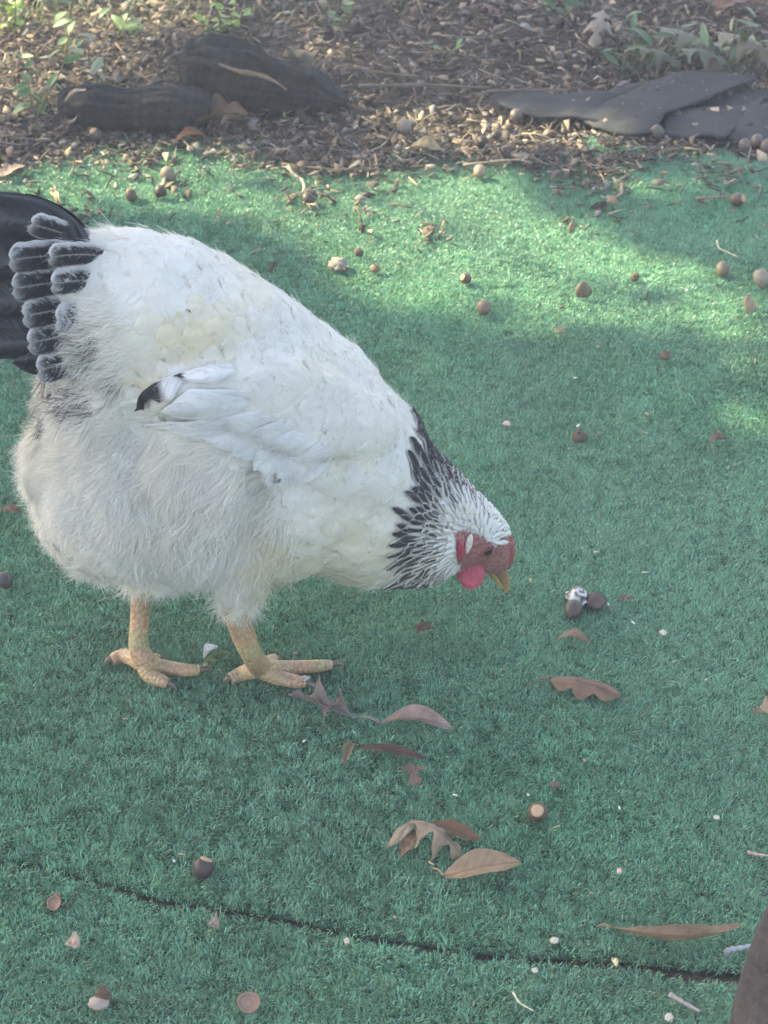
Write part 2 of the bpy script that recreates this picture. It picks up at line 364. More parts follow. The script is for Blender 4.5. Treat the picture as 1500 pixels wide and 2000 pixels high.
def solid(vox, it):
    V = []; F = []
    for c, ax in BL:
        v, f = ico(c, ax); b0 = len(V); V += v; F += [tuple(i+b0 for i in t) for t in f]
    me = bpy.data.meshes.new('tmp'); me.from_pydata([tuple(v) for v in V], [], F); o = bpy.data.objects.new('tmp', me); COL.objects.link(o)
    m = o.modifiers.new('r', 'REMESH'); m.mode = 'VOXEL'; m.voxel_size = vox; s = o.modifiers.new('s', 'SMOOTH'); s.factor = .6; s.iterations = it
    dg = bpy.context.evaluated_depsgraph_get(); e = o.evaluated_get(dg); t = e.to_mesh()
    V = np.empty(len(t.vertices)*3, np.float32); t.vertices.foreach_get('co', V); F = [tuple(p.vertices) for p in t.polygons]; e.to_mesh_clear(); bpy.data.objects.remove(o); bpy.data.meshes.remove(me)
    return V.reshape(-1, 3).astype(float), F
V, F = solid(.007, 6); bvh = BVHTree.FromPolygons([tuple(v) for v in V], F)
def hit(px, py):
    d = ray(px, py).normalized(); h = bvh.ray_cast(EYE, d); return (h[0], h[1]) if h[0] is not None else (None, None)
# folded wings lie on the flanks
for q in sub([(722, 825, 72), (655, 815, 88), (575, 790, 96), (495, 775, 86), (400, 770, 62), (320, 778, 36)], 4):
    p, nn = hit(q[0], q[1])
    if p is None: continue
    for s in (0, 1):
        c = p if not s else mirror(p); n_ = nn if not s else nn-HN*(2*nn.dot(HN)); a = n_.cross(HX).normalized(); b_ = a.cross(n_).normalized(); r = q[2]*mpp(p)
        BL.append((c-n_*.004, Matrix((b_, a, n_)).transposed() @ Matrix.Diagonal((r, r*.92, .016))))
V, F = solid(.0032, 7)
def lumps(V, F):
    me = bpy.data.meshes.new('tmp'); me.from_pydata([tuple(v) for v in V], [], F); me.update(); nn = np.empty(len(V)*3, np.float32); me.vertices.foreach_get('normal', nn); bpy.data.meshes.remove(me); nn = nn.reshape(-1, 3)
    out = V.copy()
    for k in range(len(V)):
        p = Vector(V[k]); x, y = pix(p); a = 1 if x < 850 else max(0, 1-(x-850)/60)
        out[k] += nn[k]*a*(.0045*mnoise.noise(p*24)+.0030*mnoise.noise(p*55+Vector((3, 1, 2))))
    return out
V = lumps(V, F); bvh = BVHTree.FromPolygons([tuple(v) for v in V], F)

# legs grow out of the body, in the same mesh
FACE = [(888, 1042), (905, 1034), (930, 1042), (950, 1052), (970, 1068), (978, 1050), (1012, 1040), (1012, 1112), (985, 1125), (955, 1122), (925, 1112), (902, 1118), (892, 1095)]
Vn = np.array(V); loc = Vn-np.array(HM); t = loc@np.array(HN); near = Vn-np.outer(t+np.abs(t), np.array(HN)); bx, by = pixn(near)
WHITE = np.array([.74, .735, .715]); CREAM = np.array([.72, .655, .47]); RED = np.array([.42, .045, .055]); YEL = np.array([.44, .30, .165])
bc = np.tile(WHITE*.9, (len(V), 1)); fm = inpoly(bx, by, FACE); bc[fm] = np.array([.30, .12, .118])
body = MB(); body.V = [tuple(v) for v in V]; body.F = list(F); body.C = [tuple(c) for c in bc]
def scuted(pts, cols, n=14, pitch=.0042, amp=.07, squash=1.0):
    P = [Vector(q[:3]) for q in sub([(*p, r) for p, r in pts], 14)]; rr = [q[3] for q in sub([(*p, r) for p, r in pts], 14)]
    L = [0]
    for i in range(1, len(P)): L.append(L[-1]+(P[i]-P[i-1]).length)
    rad = [r*(1+amp*(abs(math.sin(math.pi*l/pitch))-.5)) for r, l in zip(rr, L)]
    C = [tuple(np.array(YEL)*np.array([1+.08*math.sin(l*170), 1+.08*math.sin(l*110+1), 1])*(.92+.12*abs(math.sin(math.pi*l/pitch)))) for l in L]
    body.tube(P, rad, C, n, True, squash)
def on(px, py, r, lift=.002): return G(px, py, r*.75+lift)
claws = []
def foot(J, knee, kr, mids, toes):
    ank = on(*J, .013, .006)
    scuted([(knee, kr*.86)]+[(a, b*.86) for a, b in mids]+[(ank+Vector((0, 0, .004)), .0115)], None, 16, .0048, .025)
    for q in toes:
        pts = [(ank, .0095)]
        for (x, y, r) in [(x_, y_, r_*1.0) for x_, y_, r_ in q[0]]: pts.append((on(x, y, r), r))
        scuted(pts, None, 12, .0042, .09)
        a, r0 = pts[-1]; tip = on(*q[1], .0025, .001); dirn = (a-pts[-2][0]).normalized()
        cb = MB(); cb.tube([Vector(x) for x in sub([a-dirn*.002, a+(tip-a)*.5+Vector((0, 0, .0025)), tip], 4)], np.linspace(r0*.78, .0006, 9), [tuple(np.array((.10, .075, .055))*(1+.5*k/8)) for k in range(9)], 8)
        claws.append(cb)
foot((506, 1306), pl(452, 1168, -.045), .0150, [(pl(474, 1235, -.045), .0140), (pl(494, 1283, -.043), .0120)],
     [([(565, 1305, .0078), (622, 1301, .0065), (648, 1298, .0048)], (672, 1300)), ([(540, 1322, .0082), (578, 1331, .0068), (598, 1333, .0050)], (620, 1348)),
      ([(532, 1291, .007), (540, 1289, .006)], (548, 1292)), ([(472, 1316, .0075), (450, 1325, .0058)], (436, 1334))])
foot((282, 1296), pl(277, 1128, .03), .0125, [(pl(274, 1200, .022), .0115), (pl(271, 1260, .012), .0118)],
     [([(318, 1303, .0078), (362, 1309, .0066), (390, 1309, .0050)], (418, 1310)), ([(292, 1318, .0082), (318, 1331, .0066), (328, 1335, .0052)], (344, 1346)),
      ([(300, 1288, .0065), (312, 1288, .005)], (322, 1290)), ([(244, 1281, .0075), (218, 1288, .0056)], (203, 1297))])
bo = MB(); bo.V = [Vector(v)-HM for v in body.V]; bo.F = body.F; bo.C = body.C; bo.build('body', M_body, hen)
def child(mb, name, m, smooth=True):
    mb.V = [Vector(v)-HM for v in mb.V]; return mb.build(name, m, hen, smooth=smooth)
for c in claws: child(c, 'claw', M_horn)

# --- loose barbs drawn over feather vanes so that their edges fray
BARB_P = []; BARB_C = []
def barbs(rows, C, n, lift=.0006, over=1.06, rake=.22):
    nu, nv = len(rows), len(rows[0])
    for _ in range(n):
        u0 = random.random()**.8; sg = random.choice((-1, 1)); v1 = random.uniform(.75, over); v0 = random.uniform(0, .55); pts = []; cs = []; jj = random.gauss(0, .02)
        for t_ in np.linspace(0, 1, 5):
            v = v0+(v1-v0)*t_; u = u0+rake*(v-v0)*v+jj*t_; fu = u*(nu-1); fv = (sg*v+1)*.5*(nv-1); i_ = int(min(max(fu, 0), nu-1.001)); j_ = int(min(max(fv, 0), nv-1.001)); a_, b_ = min(fu-i_, 1.5), fv-j_
            p = rows[i_][j_]*((1-a_)*(1-b_))+rows[i_+1][j_]*(a_*(1-b_))+rows[i_][j_+1]*((1-a_)*b_)+rows[i_+1][j_+1]*(a_*b_)
            pts.append(p); cs.append(C[min(nu-1, i_+(a_ > .5))*nv+min(nv-1, max(0, int(round(fv))))])
        n_ = (rows[min(nu-1, nu//2+1)][nv//2]-rows[nu//2-1][nv//2]).cross(rows[nu//2][nv-1]-rows[nu//2][0]).normalized()
        if n_.dot(EYE-rows[nu//2][nv//2]) < 0: n_ = -n_
        BARB_P.append([p+n_*(lift+random.uniform(0, .0006)) for p in pts]); BARB_C.append(np.array(cs)*random.uniform(.88, 1.12))

# --- plumage: sampling the skin
GUIDE = np.array([(200, 480, -1, 0), (350, 520, -.97, -.2), (500, 600, -.92, -.38), (620, 660, -.85, -.5), (720, 740, -.75, -.62), (780, 820, -.7, -.6), (650, 750, -.95, -.2), (500, 740, -1, .05), (350, 650, -1, .12), (300, 780, -1, .05), (450, 820, -.96, .1), (600, 850, -.95, .2), (720, 850, -.92, .12), (560, 920, -.9, .3), (250, 600, -1, .05),
  (700, 1000, -.92, .3), (650, 1100, -.95, .25), (760, 1120, -.95, .25), (600, 1020, -.85, .5), (770, 930, -.97, .1), (580, 1130, -.9, .35),
  (80, 860, -.97, .05), (60, 930, -.95, .3), (110, 1010, -.75, .65), (180, 1090, -.5, .85), (250, 1000, -.5, .8), (200, 900, -.8, .5), (300, 900, -.45, .85), (330, 1100, -.2, .95), (400, 950, -.3, .9), (480, 950, -.35, .9), (450, 1060, -.15, 1), (500, 1150, -.1, 1), (540, 1060, -.45, .85), (400, 1150, -.1, 1), (350, 860, -.6, .7),
  (120, 780, -.85, .45), (200, 720, -.9, .35)], float)
HEADC = np.array([945., 1058.])
NECK = [(830, 805), (875, 860), (930, 935), (1000, 1000), (990, 1075), (900, 1030), (885, 1090), (900, 1150), (798, 1172), (800, 1100), (806, 1030), (820, 960), (830, 890)]
FLUFF = [(20, 830), (250, 800), (420, 850), (500, 905), (560, 950), (585, 1010), (570, 1100), (555, 1240), (200, 1240), (0, 1000)]
UNDER = [(0, 700), (90, 690), (120, 645), (215, 640), (250, 740), (235, 830), (150, 850), (60, 830), (0, 760)]
def flow2(px, py):
    d2 = (GUIDE[:, 0]-px)**2+(GUIDE[:, 1]-py)**2+400; w = d2**-1.6; v = (w[:, None]*GUIDE[:, 2:]).sum(0)/w.sum()
    rad = np.array([px, py])-HEADC; L = np.linalg.norm(rad)
    if L > 1:
        rad = rad/L; k = np.clip((px-745)/50, 0, 1); v = v*(1-k)+rad*k
    return v/np.linalg.norm(v)
Ft = []
for f in F: Ft += [(f[0], f[1], f[2])] if len(f) == 3 else [(f[0], f[1], f[2]), (f[0], f[2], f[3])]
Ft = np.array(Ft); A, B, Cc = V[Ft[:, 0]], V[Ft[:, 1]], V[Ft[:, 2]]; fn = np.cross(B-A, Cc-A); ar = np.linalg.norm(fn, axis=1); fn /= ar[:, None]+1e-12; cum = np.cumsum(ar)/ar.sum()
def sample(n):
    i = np.searchsorted(cum, rng.random(n)); u = rng.random((n, 1)); v = rng.random((n, 1)); s = (u+v > 1); u = np.where(s, 1-u, u); v = np.where(s, 1-v, v)
    P = A[i]+(B[i]-A[i])*u+(Cc[i]-A[i])*v; nn = fn[i]; t = (P-np.array(HM))@np.array(HN); Q = P-np.outer(t+np.abs(t), np.array(HN)); px, py = pixn(Q); return P, nn, px, py, t
def thin(P, rad):
    cell = rad.max(); H = {}; out = []
    for i, p in enumerate(P):
        k = tuple((p//cell).astype(int)); ok = True
        for dx in (-1, 0, 1):
            for dy in (-1, 0, 1):
                for dz in (-1, 0, 1):
                    for j in H.get((k[0]+dx, k[1]+dy, k[2]+dz), ()):
                        if ((P[j]-p)**2).sum() < rad[i]**2: ok = False; break
                    if not ok: break
                if not ok: break
            if not ok: break
        if ok: H.setdefault(k, []).append(i); out.append(i)
    return np.array(out)
def tangent(p, n_, px, py, t):
    f = flow2(px, py); m = mpp(Vector(p))
    d = RT*f[0]-UP*f[1]                                             # photo direction as seen on the near side
    n_ = Vector(n_); nn = n_ if t < 0 else n_-HN*(2*n_.dot(HN))
    # push the picture direction onto the tangent plane along the view
    vw = ray(px, py).normalized(); dn = vw.dot(nn)
    if abs(dn) > .25: d = d-vw*(d.dot(nn)/dn)
    d = (d-nn*d.dot(nn))
    if d.length < 1e-4: d = Vector((-1, 0, 0))
    d.normalize()
    if t >= 0: d = d-HN*(2*d.dot(HN))
    return d
def near_surf(q):
    h = bvh.find_nearest(q); return h[0], h[1]
UB = np.array([0, .16, .32, .48, .62, .75, .86, .94, 1.0]); 
def prof_round(u): return (.38+.62*min(1, u/.5)**.8) if u < .6 else max(.06, math.sqrt(max(0, 1-((u-.6)/.405)**2)))
def prof_lance(u): return max(.05, (.30+.70*min(1, u/.5)) if u < .62 else math.sqrt(max(0, 1-((u-.62)/.385)**2)))
def feather(p, n_, d, L, w, h0, lift, camber, prof, colf, nv=5, wrap=True, jag=.04, U=UB, bend=0.0, sink=0.0):
    n_ = Vector(n_); s = n_.cross(d).normalized(); Pm = []; C = []
    vs = np.linspace(-1, 1, nv); ph = random.random()*9
    for u in U:
        row = []
        for v in vs:
            ww = prof(u)*w*.5; j = 1+jag*math.sin(v*7+ph)*u
            q = p+d*(L*u*j*(1-.05*v*v*u))+s*(v*ww+bend*u*u*L)
            if wrap:
                c, nn = near_surf(q); f0 = min(1, u/.45) if sink else 1; row.append(c+nn*(h0*f0-sink*(1-f0)+lift*u**1.4*(1-.45*v*v)+camber*(1-v*v)*min(1, 2.2*(1-u)+.25)))
            else: row.append(q+n_*(h0+lift*u**1.4+camber*(1-v*v)))
            C.append(tuple(colf(u, v)))
        Pm.append(row)
    return Pm, C
def noise2(px, py, s, z=0): return mnoise.noise(Vector((px/s, py/s, z)))
def cream_at(px, py):
    k = .24+.30*max(0, noise2(px, py, 120))
    for (x, y, rx, ry, a) in ((700, 1080, 190, 150, .75), (430, 650, 130, 65, .95), (530, 1100, 60, 110, .95), (330, 740, 80, 50, .7), (720, 880, 100, 70, .5), (530, 590, 80, 50, .5)):
        k = max(k, a*math.exp(-((px-x)/rx)**2-((py-y)/ry)**2)*(1+.5*noise2(px, py, 40, 3)))
    return min(1, k)
def base_col(px, py): return WHITE*(1-cream_at(px, py))+CREAM*cream_at(px, py)

# body feathers, overlapping like shingles
P, nn, px, py, t = sample(26000)
face = inpoly(px, py, FACE); neck = inpoly(px, py, NECK); flf = inpoly(px, py, FLUFF); und = inpoly(px, py, UNDER)
ok = ~face & ~neck & ~flf & ~und & (px > 110) & (px < 860)
i = np.where(ok)[0]; i = i[thin(P[i], np.where((px[i] > 560) & (py[i] > 800), .0090, .0108))]
order = i[np.argsort(-px[i])]
mb = MB()
for k in order:
    p = Vector(P[k]); d = tangent(P[k], nn[k], px[k], py[k], t[k])
    s = Vector(nn[k]).cross(d); d = (d+s*random.gauss(0, .07)).normalized()
    wing = px[k] < 800 and 660 < py[k] < 930
    L = random.uniform(.034, .044) if wing else random.uniform(.030, .040)
    if px[k] < 420 and py[k] < 640: L *= 1.35
    w = L*random.uniform(.72, .88); c0 = base_col(px[k], py[k])*random.uniform(.95, 1.02)
    dirt = 1-.5*(random.random() < .035)
    def cf(u, v, c0=c0, dirt=dirt): return c0*(1-.05*max(0, u-.8)*5*(1-dirt))*(1-.10*math.exp(-(v/.12)**2)*u)
    g_, C = feather(p, nn[k], d, L, w, -.0002, random.uniform(.0009, .0026), .0007, prof_round, cf)
    mb.grid(g_, C)
    if t[k] < .03: barbs(g_, C, 9, .0003, 1.1, .3)
fo = child(mb, 'body_plumage', M_plume); fo['kind'] = 'stuff'

# neck hackle: black centred pointed feathers, each one its own piece
P, nn, px, py, t = sample(60000)
ok = inpoly(px, py, NECK) & ~inpoly(px, py, FACE)
i = np.where(ok)[0]; dist = np.hypot(px[i]-HEADC[0], py[i]-HEADC[1])
i = i[thin(P[i], np.interp(dist, [50, 90, 140, 220], [.0040, .0050, .0064, .0078]))]
i = i[np.argsort(-np.hypot(px[i]-HEADC[0], py[i]-HEADC[1]))][::-1]
far = MB(); count = 0
UH = np.array([0, .15, .3, .45, .58, .7, .8, .88, .94, 1.0])
for k in i:
    ds = math.hypot(px[k]-HEADC[0], py[k]-HEADC[1]); p = Vector(P[k]); d = tangent(P[k], nn[k], px[k], py[k], t[k])
    s = Vector(nn[k]).cross(d); d = (d+s*random.gauss(0, .10)).normalized()
    L = np.interp(ds, [50, 100, 170, 240], [.012, .021, .029, .032])*random.uniform(.8, 1.25); w = np.interp(ds, [50, 100, 170, 240], [.0050, .0066, .0110, .0150])*random.uniform(.75, 1.2)
    low = np.clip((py[k]-1080)/60, 0, 1)                             # the throat feathers are thinner striped
    w *= 1-.35*low
    dark = np.interp(ds+random.uniform(-14, 14), [62, 82, 104, 122], [0, .75, 1.0, 1.0]); c0 = base_col(px[k], py[k])
    wb = np.interp(ds, [70, 115, 165], [.42, .70, .92])*(1-.2*low)
    BLK = np.array([.028, .028, .036])
    def cf(u, v, dark=dark, wb=wb, c0=c0):
        e = abs(v)/(wb*(.55+.45*min(1, u/.5))*(1-.35*max(0, u-.75)*4*.5)); a = 1/(1+math.exp((e-1)*9)); a *= 1/(1+math.exp(-(u-.12)*18)); a *= 1/(1+math.exp((u-.965)*60)) if wb < .7 else 1
        return c0*(1-a*dark)+BLK*a*dark
    g_, C = feather(p, nn[k], d, L, w, .0006, .0040, .0012, prof_lance, cf, 7, True, .02, UH)
    if t[k] < .004 and ds > 85 and count < 300:
        one = MB(); one.grid(g_, C); child(one, 'hackle_feather', M_plume); count += 1; barbs(g_, C, 16, .0003, 1.1)
    else: far.grid(g_, C)
fo = child(far, 'neck_plumage', M_plume); fo['kind'] = 'stuff'

# tail and its coverts
def card(pts, w, colf, off_n, camber=.004, prof=prof_round, nu=22, nv=11, tilt=.25, offs=(-.02, -.02), side=1):
    q = sub([(x, y, offs[0]+(offs[1]-offs[0])*j/(len(pts)-1)) for j, (x, y) in enumerate(pts)], max(3, nu//(len(pts)-1))); rows = []; C = []
    Pw = [pl(*a) for a in q]
    for j, p in enumerate(Pw):
        u = j/(len(Pw)-1); d = (Pw[min(j+1, len(Pw)-1)]-Pw[max(j-1, 0)]).normalized()
        n_ = (-HN+Vector((0, 0, tilt))).normalized(); s = d.cross(n_).normalized(); n_ = s.cross(d)
        row = []
        for v in np.linspace(-1, 1, nv):
            x = p+s*(v*w*.5*mpp(p)*prof(u)*(1+.03*math.sin(u*31+v*5)))+n_*(camber*(1-v*v)+off_n)
            row.append(x if side > 0 else mirror(x)); C.append(tuple(colf(u, v)))
        rows.append(row)
    return rows, C
BK = np.array([.030, .032, .038])
def blackf(u, v):
    st = 1+.25*math.sin(v*40+u*8); k = BK*st
    if abs(v) < .05: k = k*1.8
    return k
def tipped(u, v):
    a = 1/(1+math.exp(-(u-.86)*30)); return blackf(u, v)*(1-a)+WHITE*.75*a
def laced(edge=.70, mott=0.0, seed=0):
    def f(u, v):
        n1 = mnoise.noise(Vector((u*9, v*6, seed)))+.8*mnoise.noise(Vector((u*30, v*14, seed+3))); n2 = mnoise.noise(Vector(((u-.25*abs(v))*26, v*3.2, seed+5)))+.4*mnoise.noise(Vector((u*40, v*20, seed+5)))
        e = max((v/(edge*.82+.30*n1)) if v > 0 else (-v/(min(.99, edge*1.18)+.06*n1)), u/(.965+.05*n1)); a = 1/(1+math.exp((e-1)*34))
        a *= 1-(1 if n2 > .55-mott*1.05 else 0)*min(1, mott*4)*.92
        if abs(v) < .03 and .25 < u < .95: a *= .5
        return WHITE*(.80+.15*n1)*(1-a)+BK*1.1*a
    return f
tails = [([(215, 540), (110, 455), (0, 424), (-120, 450)], 92, blackf, (-.012, -.004)), ([(215, 575), (80, 520), (-60, 500), (-170, 520)], 105, blackf, (-.020, -.010)), ([(220, 610), (90, 590), (-40, 585), (-160, 610)], 105, blackf, (-.026, -.018)),
         ([(222, 650), (100, 645), (0, 645), (-110, 660)], 92, blackf, (-.032, -.026)), ([(225, 690), (140, 690), (80, 692), (28, 700)], 80, blackf, (-.040, -.036)), ([(230, 660), (60, 665), (-30, 672), (-70, 690)], 70, tipped, (-.036, -.034)), ([(215, 520), (120, 440), (40, 408), (-60, 400)], 60, blackf, (-.003, -.002))]
for sd in (1, -1):
    for j, (pts, w, cf, offs) in enumerate(tails):
        m_ = MB(); m_.grid(*card(pts, w, cf, 0, .005, lambda u: min(1, .35+u*1.6) if u < .7 else max(.1, math.sqrt(max(0, 1-((u-.7)/.32)**2))), offs=offs, side=sd)); child(m_, 'tail_feather', M_black)
        if sd > 0: barbs([m_.V[i_*11:(i_+1)*11] and [Vector(v_)+HM for v_ in m_.V[i_*11:(i_+1)*11]] for i_ in range(len(m_.V)//11)], m_.C, 500, .0006, 1.03)
def blunt(u): return min(1, .60+u*.8) if u < .84 else max(.45, (1-min(.999, (u-.84)/.17)**3)**.5)
cov = [([(190, 482), (125, 455), (58, 434)], 50, laced(.80, 0, 1), -.022, 0), ([(205, 506), (105, 498), (18, 506)], 62, laced(.84, .03, 2), -.034, 0), ([(210, 552), (112, 550), (24, 562)], 66, laced(.88, .02, 4), -.038, 0), ([(215, 602), (128, 602), (44, 616)], 64, laced(.86, .05, 6), -.042, 0),
       ([(225, 652), (140, 653), (54, 668)], 64, laced(.84, .15, 8), -.046, 0), ([(235, 700), (150, 704), (72, 722)], 64, laced(.84, .25, 9), -.050, 1),
       ([(220, 500), (155, 495), (94, 500)], 48, laced(.84, .08, 3), -.042, 0), ([(225, 548), (165, 545), (99, 553)], 54, laced(.80, .2, 5), -.046, 0), ([(235, 616), (175, 614), (108, 624)], 62, laced(.8, .55, 7), -.050, 0)]
fr = []; frc = []
for sd in (1, -1):
    for pts, w, cf, off, both in cov:
        if sd < 0 and not both: continue
        m_ = MB(); rows, C = card(pts, w, cf, 0, .003, blunt, 48, 27, offs=(off+.030, off-.004), side=sd); m_.grid(rows, C); child(m_, 'tail_covert', M_plume); barbs(rows, C, 800, .0005, 1.02)
        nu, nv = len(rows), len(rows[0])
        for q in range(14):                                        # loose barbs along the vane edges
            if q % 3: i_, j_ = nu-1-int(abs(random.gauss(0, 3))), random.randrange(nv)
            else: i_, j_ = random.randrange(nu//4, nu), random.choice((0, 0, 1, nv-2, nv-1))
            i_ = max(2, i_); p = rows[i_][j_]; d = (rows[i_][j_]-rows[i_-2][j_]).normalized(); sv = (rows[i_][nv-1]-rows[i_][0]).normalized()*((j_/(nv-1))-.5)*1.4; d = (d+sv+Vector((random.gauss(0, .15), random.gauss(0, .15), random.gauss(0, .15)))).normalized(); L = random.uniform(.003, .009)
            fr.append([p-d*L*.4+d*L*t_+Vector((0, -.0006, -.001*t_*t_)) for t_ in np.linspace(0, 1, 5)]); frc.append(np.tile(np.array(C[i_*nv+j_])*.9, (5, 1)))
FRINGE = (np.array(fr), np.array(frc))

# wing: flight and covert feathers lying on the flank
def wingf(root, tip, w, cf, h0=.006, lift=.006):
    (p, n1), (q, n2) = hit(*root), hit(*tip)
    if p is None or q is None: return
    d = (q-p); L = d.length; d.normalize(); n_ = (n1-d*n1.dot(d)).normalized(); ww = w*mpp(p)
    for sd in (1, -1):
        pp, nn_, dd = (p, n_, d) if sd > 0 else (mirror(p), n_-HN*(2*n_.dot(HN)), d-HN*(2*d.dot(HN)))
        g_, C = feather(pp, nn_, dd, L, ww, h0, lift, .0008, prof_round, cf, 9, True, .03, np.linspace(0, 1, 22), 0.0, .003)
        m_ = MB(); m_.grid(g_, C); child(m_, 'wing_feather', M_plume)
        if sd > 0: barbs(g_, C, 160, .0003, 1.08, .35)
def white_f(k=1.0): return lambda u, v: WHITE*k*(1-.12*math.exp(-(v/.1)**2))
def dark_tip(u0, v0=-2, v1=2):
    def f(u, v):
        a = (1/(1+math.exp(-max(-6, min(6, (u-u0+.10*mnoise.noise(Vector((u*9, v*3, u0*50)))-.06*abs(v))*160)))))*(1 if v0 <= v <= v1 else 0); return WHITE*(1-a)+BK*1.2*a
    return f
for a in (((400, 722), (272, 790), 24, dark_tip(.50), .0066), ((480, 722), (344, 742), 26, dark_tip(.86), .0064), ((480, 800), (286, 818), 40, dark_tip(.96), .0056), ((520, 772), (322, 796), 60, white_f(.98), .0052), ((520, 815), (330, 828), 56, white_f(.94), .0046),
          ((560, 812), (400, 852), 84, white_f(.97), .0035), ((600, 825), (450, 882), 84, white_f(.97), .004), ((630, 840), (492, 912), 84, white_f(.97), .0045), ((665, 855), (532, 940), 80, dark_tip(.975), .005)): wingf(a[0], a[1], a[2], a[3], a[4], .0016)

# fluff: fine barbs in clumps
def curves(name, pts, rad, cols, m):
    n, k, _ = pts.shape; c = bpy.data.hair_curves.new(name); c.add_curves([k]*n)
    c.attributes['position'].data.foreach_set('vector', (pts-np.array(HM)).astype(np.float32).ravel())
    a = c.attributes.get('radius') or c.attributes.new('radius', 'FLOAT', 'POINT'); a.data.foreach_set('value', rad.astype(np.float32).ravel())
    a = c.attributes.new('Col', 'FLOAT_COLOR', 'POINT'); cc = np.ones((n*k, 4), np.float32); cc[:, :3] = cols.reshape(-1, 3); a.data.foreach_set('color', cc.ravel())
    c.materials.append(m); o = link(name, c, hen); o['kind'] = 'stuff'; return o
def fluff(name, sel, nclump, per, Lr, spread, rise, r0, dark=None):
    P, nn, px, py, t = sample(nclump*14); i = np.where(sel(px, py, t))[0][:nclump]; tt = np.linspace(0, 1, 5); out = []; R_ = []; C = []
    for k in i:
        n_ = np.array(nn[k]); d = np.array(tangent(P[k], nn[k], px[k], py[k], t[k])); s = np.cross(n_, d); d = d+s*rng.normal(0, .36)+n_*rng.normal(0, .05); d /= np.linalg.norm(d)
        L = rng.uniform(*Lr); ro = rng.normal(0, spread, (per, 2)); fan = rng.normal(0, .26, (per, 2)); ln = L*rng.uniform(.65, 1.1, per); curl = rng.normal(0, .10, (per, 2))
        rt = P[k]+np.outer(ro[:, 0], s)+np.outer(ro[:, 1], d)-n_*.002
        dirs = d[None]+np.outer(fan[:, 0], s)+np.outer(np.abs(fan[:, 1])*.6+rise, n_)
        q = rt[:, None]+dirs[:, None]*(ln[:, None]*tt[None])[..., None]+(curl[:, :1]*ln[:, None]*tt[None]**2)[..., None]*s-((rise*.75)*ln[:, None]*tt[None]**2)[..., None]*n_
        out.append(q); R_.append(np.repeat((r0*np.array([1, .95, .8, .6, .2]))[None], per, 0))
        c0 = np.minimum(.9, base_col(px[k], py[k])*rng.uniform(1.02, 1.14))
        if dark is not None:
            a = dark(px[k], py[k]); c0 = c0*(1-a)+np.array([.05, .05, .055])*a
        C.append(np.tile(c0, (per, 5, 1)))
    return curves(name, np.concatenate(out), np.concatenate(R_), np.concatenate(C), M_plume)
def gray(px, py):
    a = 0
    if 480 < px < 545 and 900 < py < 960: a = .55*math.exp(-((px-520)/30)**2-((py-925)/25)**2)
    return min(1, a+(.12 if noise2(px, py, 16, 8) > .45 else 0))
curves('barbs', np.array(BARB_P), np.repeat((.00019*np.array([1, 1, .9, .7, .3]))[None], len(BARB_P), 0), np.array(BARB_C), M_plume)
curves('covert_fringe', FRINGE[0], np.repeat((.00022*np.array([1, .95, .8, .6, .25]))[None], len(FRINGE[0]), 0), FRINGE[1], M_plume)
fluff('fluff', lambda x, y, t: inpoly(x, y, FLUFF) & (t < .07), 3800, 30, (.014, .032), .0048, .24, .00015, gray)
fluff('undertail_fluff', lambda x, y, t: inpoly(x, y, UNDER) & (t < .05), 1100, 18, (.018, .032), .004, .20, .00024, lambda x, y: .88 if noise2(x, y, 26, 2) > .14 else .06)
fluff('down', lambda x, y, t: ~inpoly(x, y, FLUFF) & ~inpoly(x, y, UNDER) & ~inpoly(x, y, NECK) & ~inpoly(x, y, FACE) & (x > 140) & (t < .06), 4000, 10, (.007, .014), .006, .03, .00013)
SADDLE = [(110, 440), (250, 435), (285, 700), (215, 770), (120, 730)]
fluff('saddle_fringe', lambda x, y, t: inpoly(x, y, SADDLE) & (t < .04), 520, 16, (.018, .034), .005, .06, .00018)
fluff('head_plumage', lambda x, y, t: (np.hypot(x-HEADC[0], y-HEADC[1]) < 95) & ~inpoly(x, y, FACE), 900, 10, (.007, .013), .0022, .20, .00013)

# --- head furniture
hb = lambda px, py, lift=0.0: (lambda h: h[0]+h[1]*lift)(hit(px, py))
def blobpart(name, cpx, cpy, rx, ry, th, colr, lift=.001, rotd=0, both=True, m=None, wob=.08):
    p, n_ = hit(cpx, cpy)
    if p is None: return None
    m_px = mpp(p); right = RT-n_*RT.dot(n_); right.normalize(); upv = n_.cross(right).normalized(); 
    ca, sa = math.cos(R(rotd)), math.sin(R(rotd)); a1 = right*ca+upv*sa; a2 = upv*ca-right*sa; last = None
    for sd in ((1, -1) if both else (1,)):
        v, f = ico(Vector((0, 0, 0)), Matrix.Identity(3), 4); b_ = MB(); VV = []; CC = []
        for q in v:
            k = 1+wob*mnoise.noise(q*2.3+Vector((cpx, cpy, 0)))*1.6; x = p+n_*lift+a1*(q.x*rx*m_px*k)+a2*(q.y*ry*m_px*k)+n_*(q.z*th*k); VV.append(x if sd > 0 else mirror(x)); CC.append(tuple(np.array(colr)*(1+.25*mnoise.noise(q*4))))
        b_.add(VV, f, CC); last = child(b_, name, m or M_flesh)
    return last
blobpart('earlobe', 897, 1074, 8.5, 27, .004, (.34, .045, .06), .0015, 4)
blobpart('ear_patch', 914, 1061, 9, 21, .0025, (.62, .52, .46), .0012, -14)
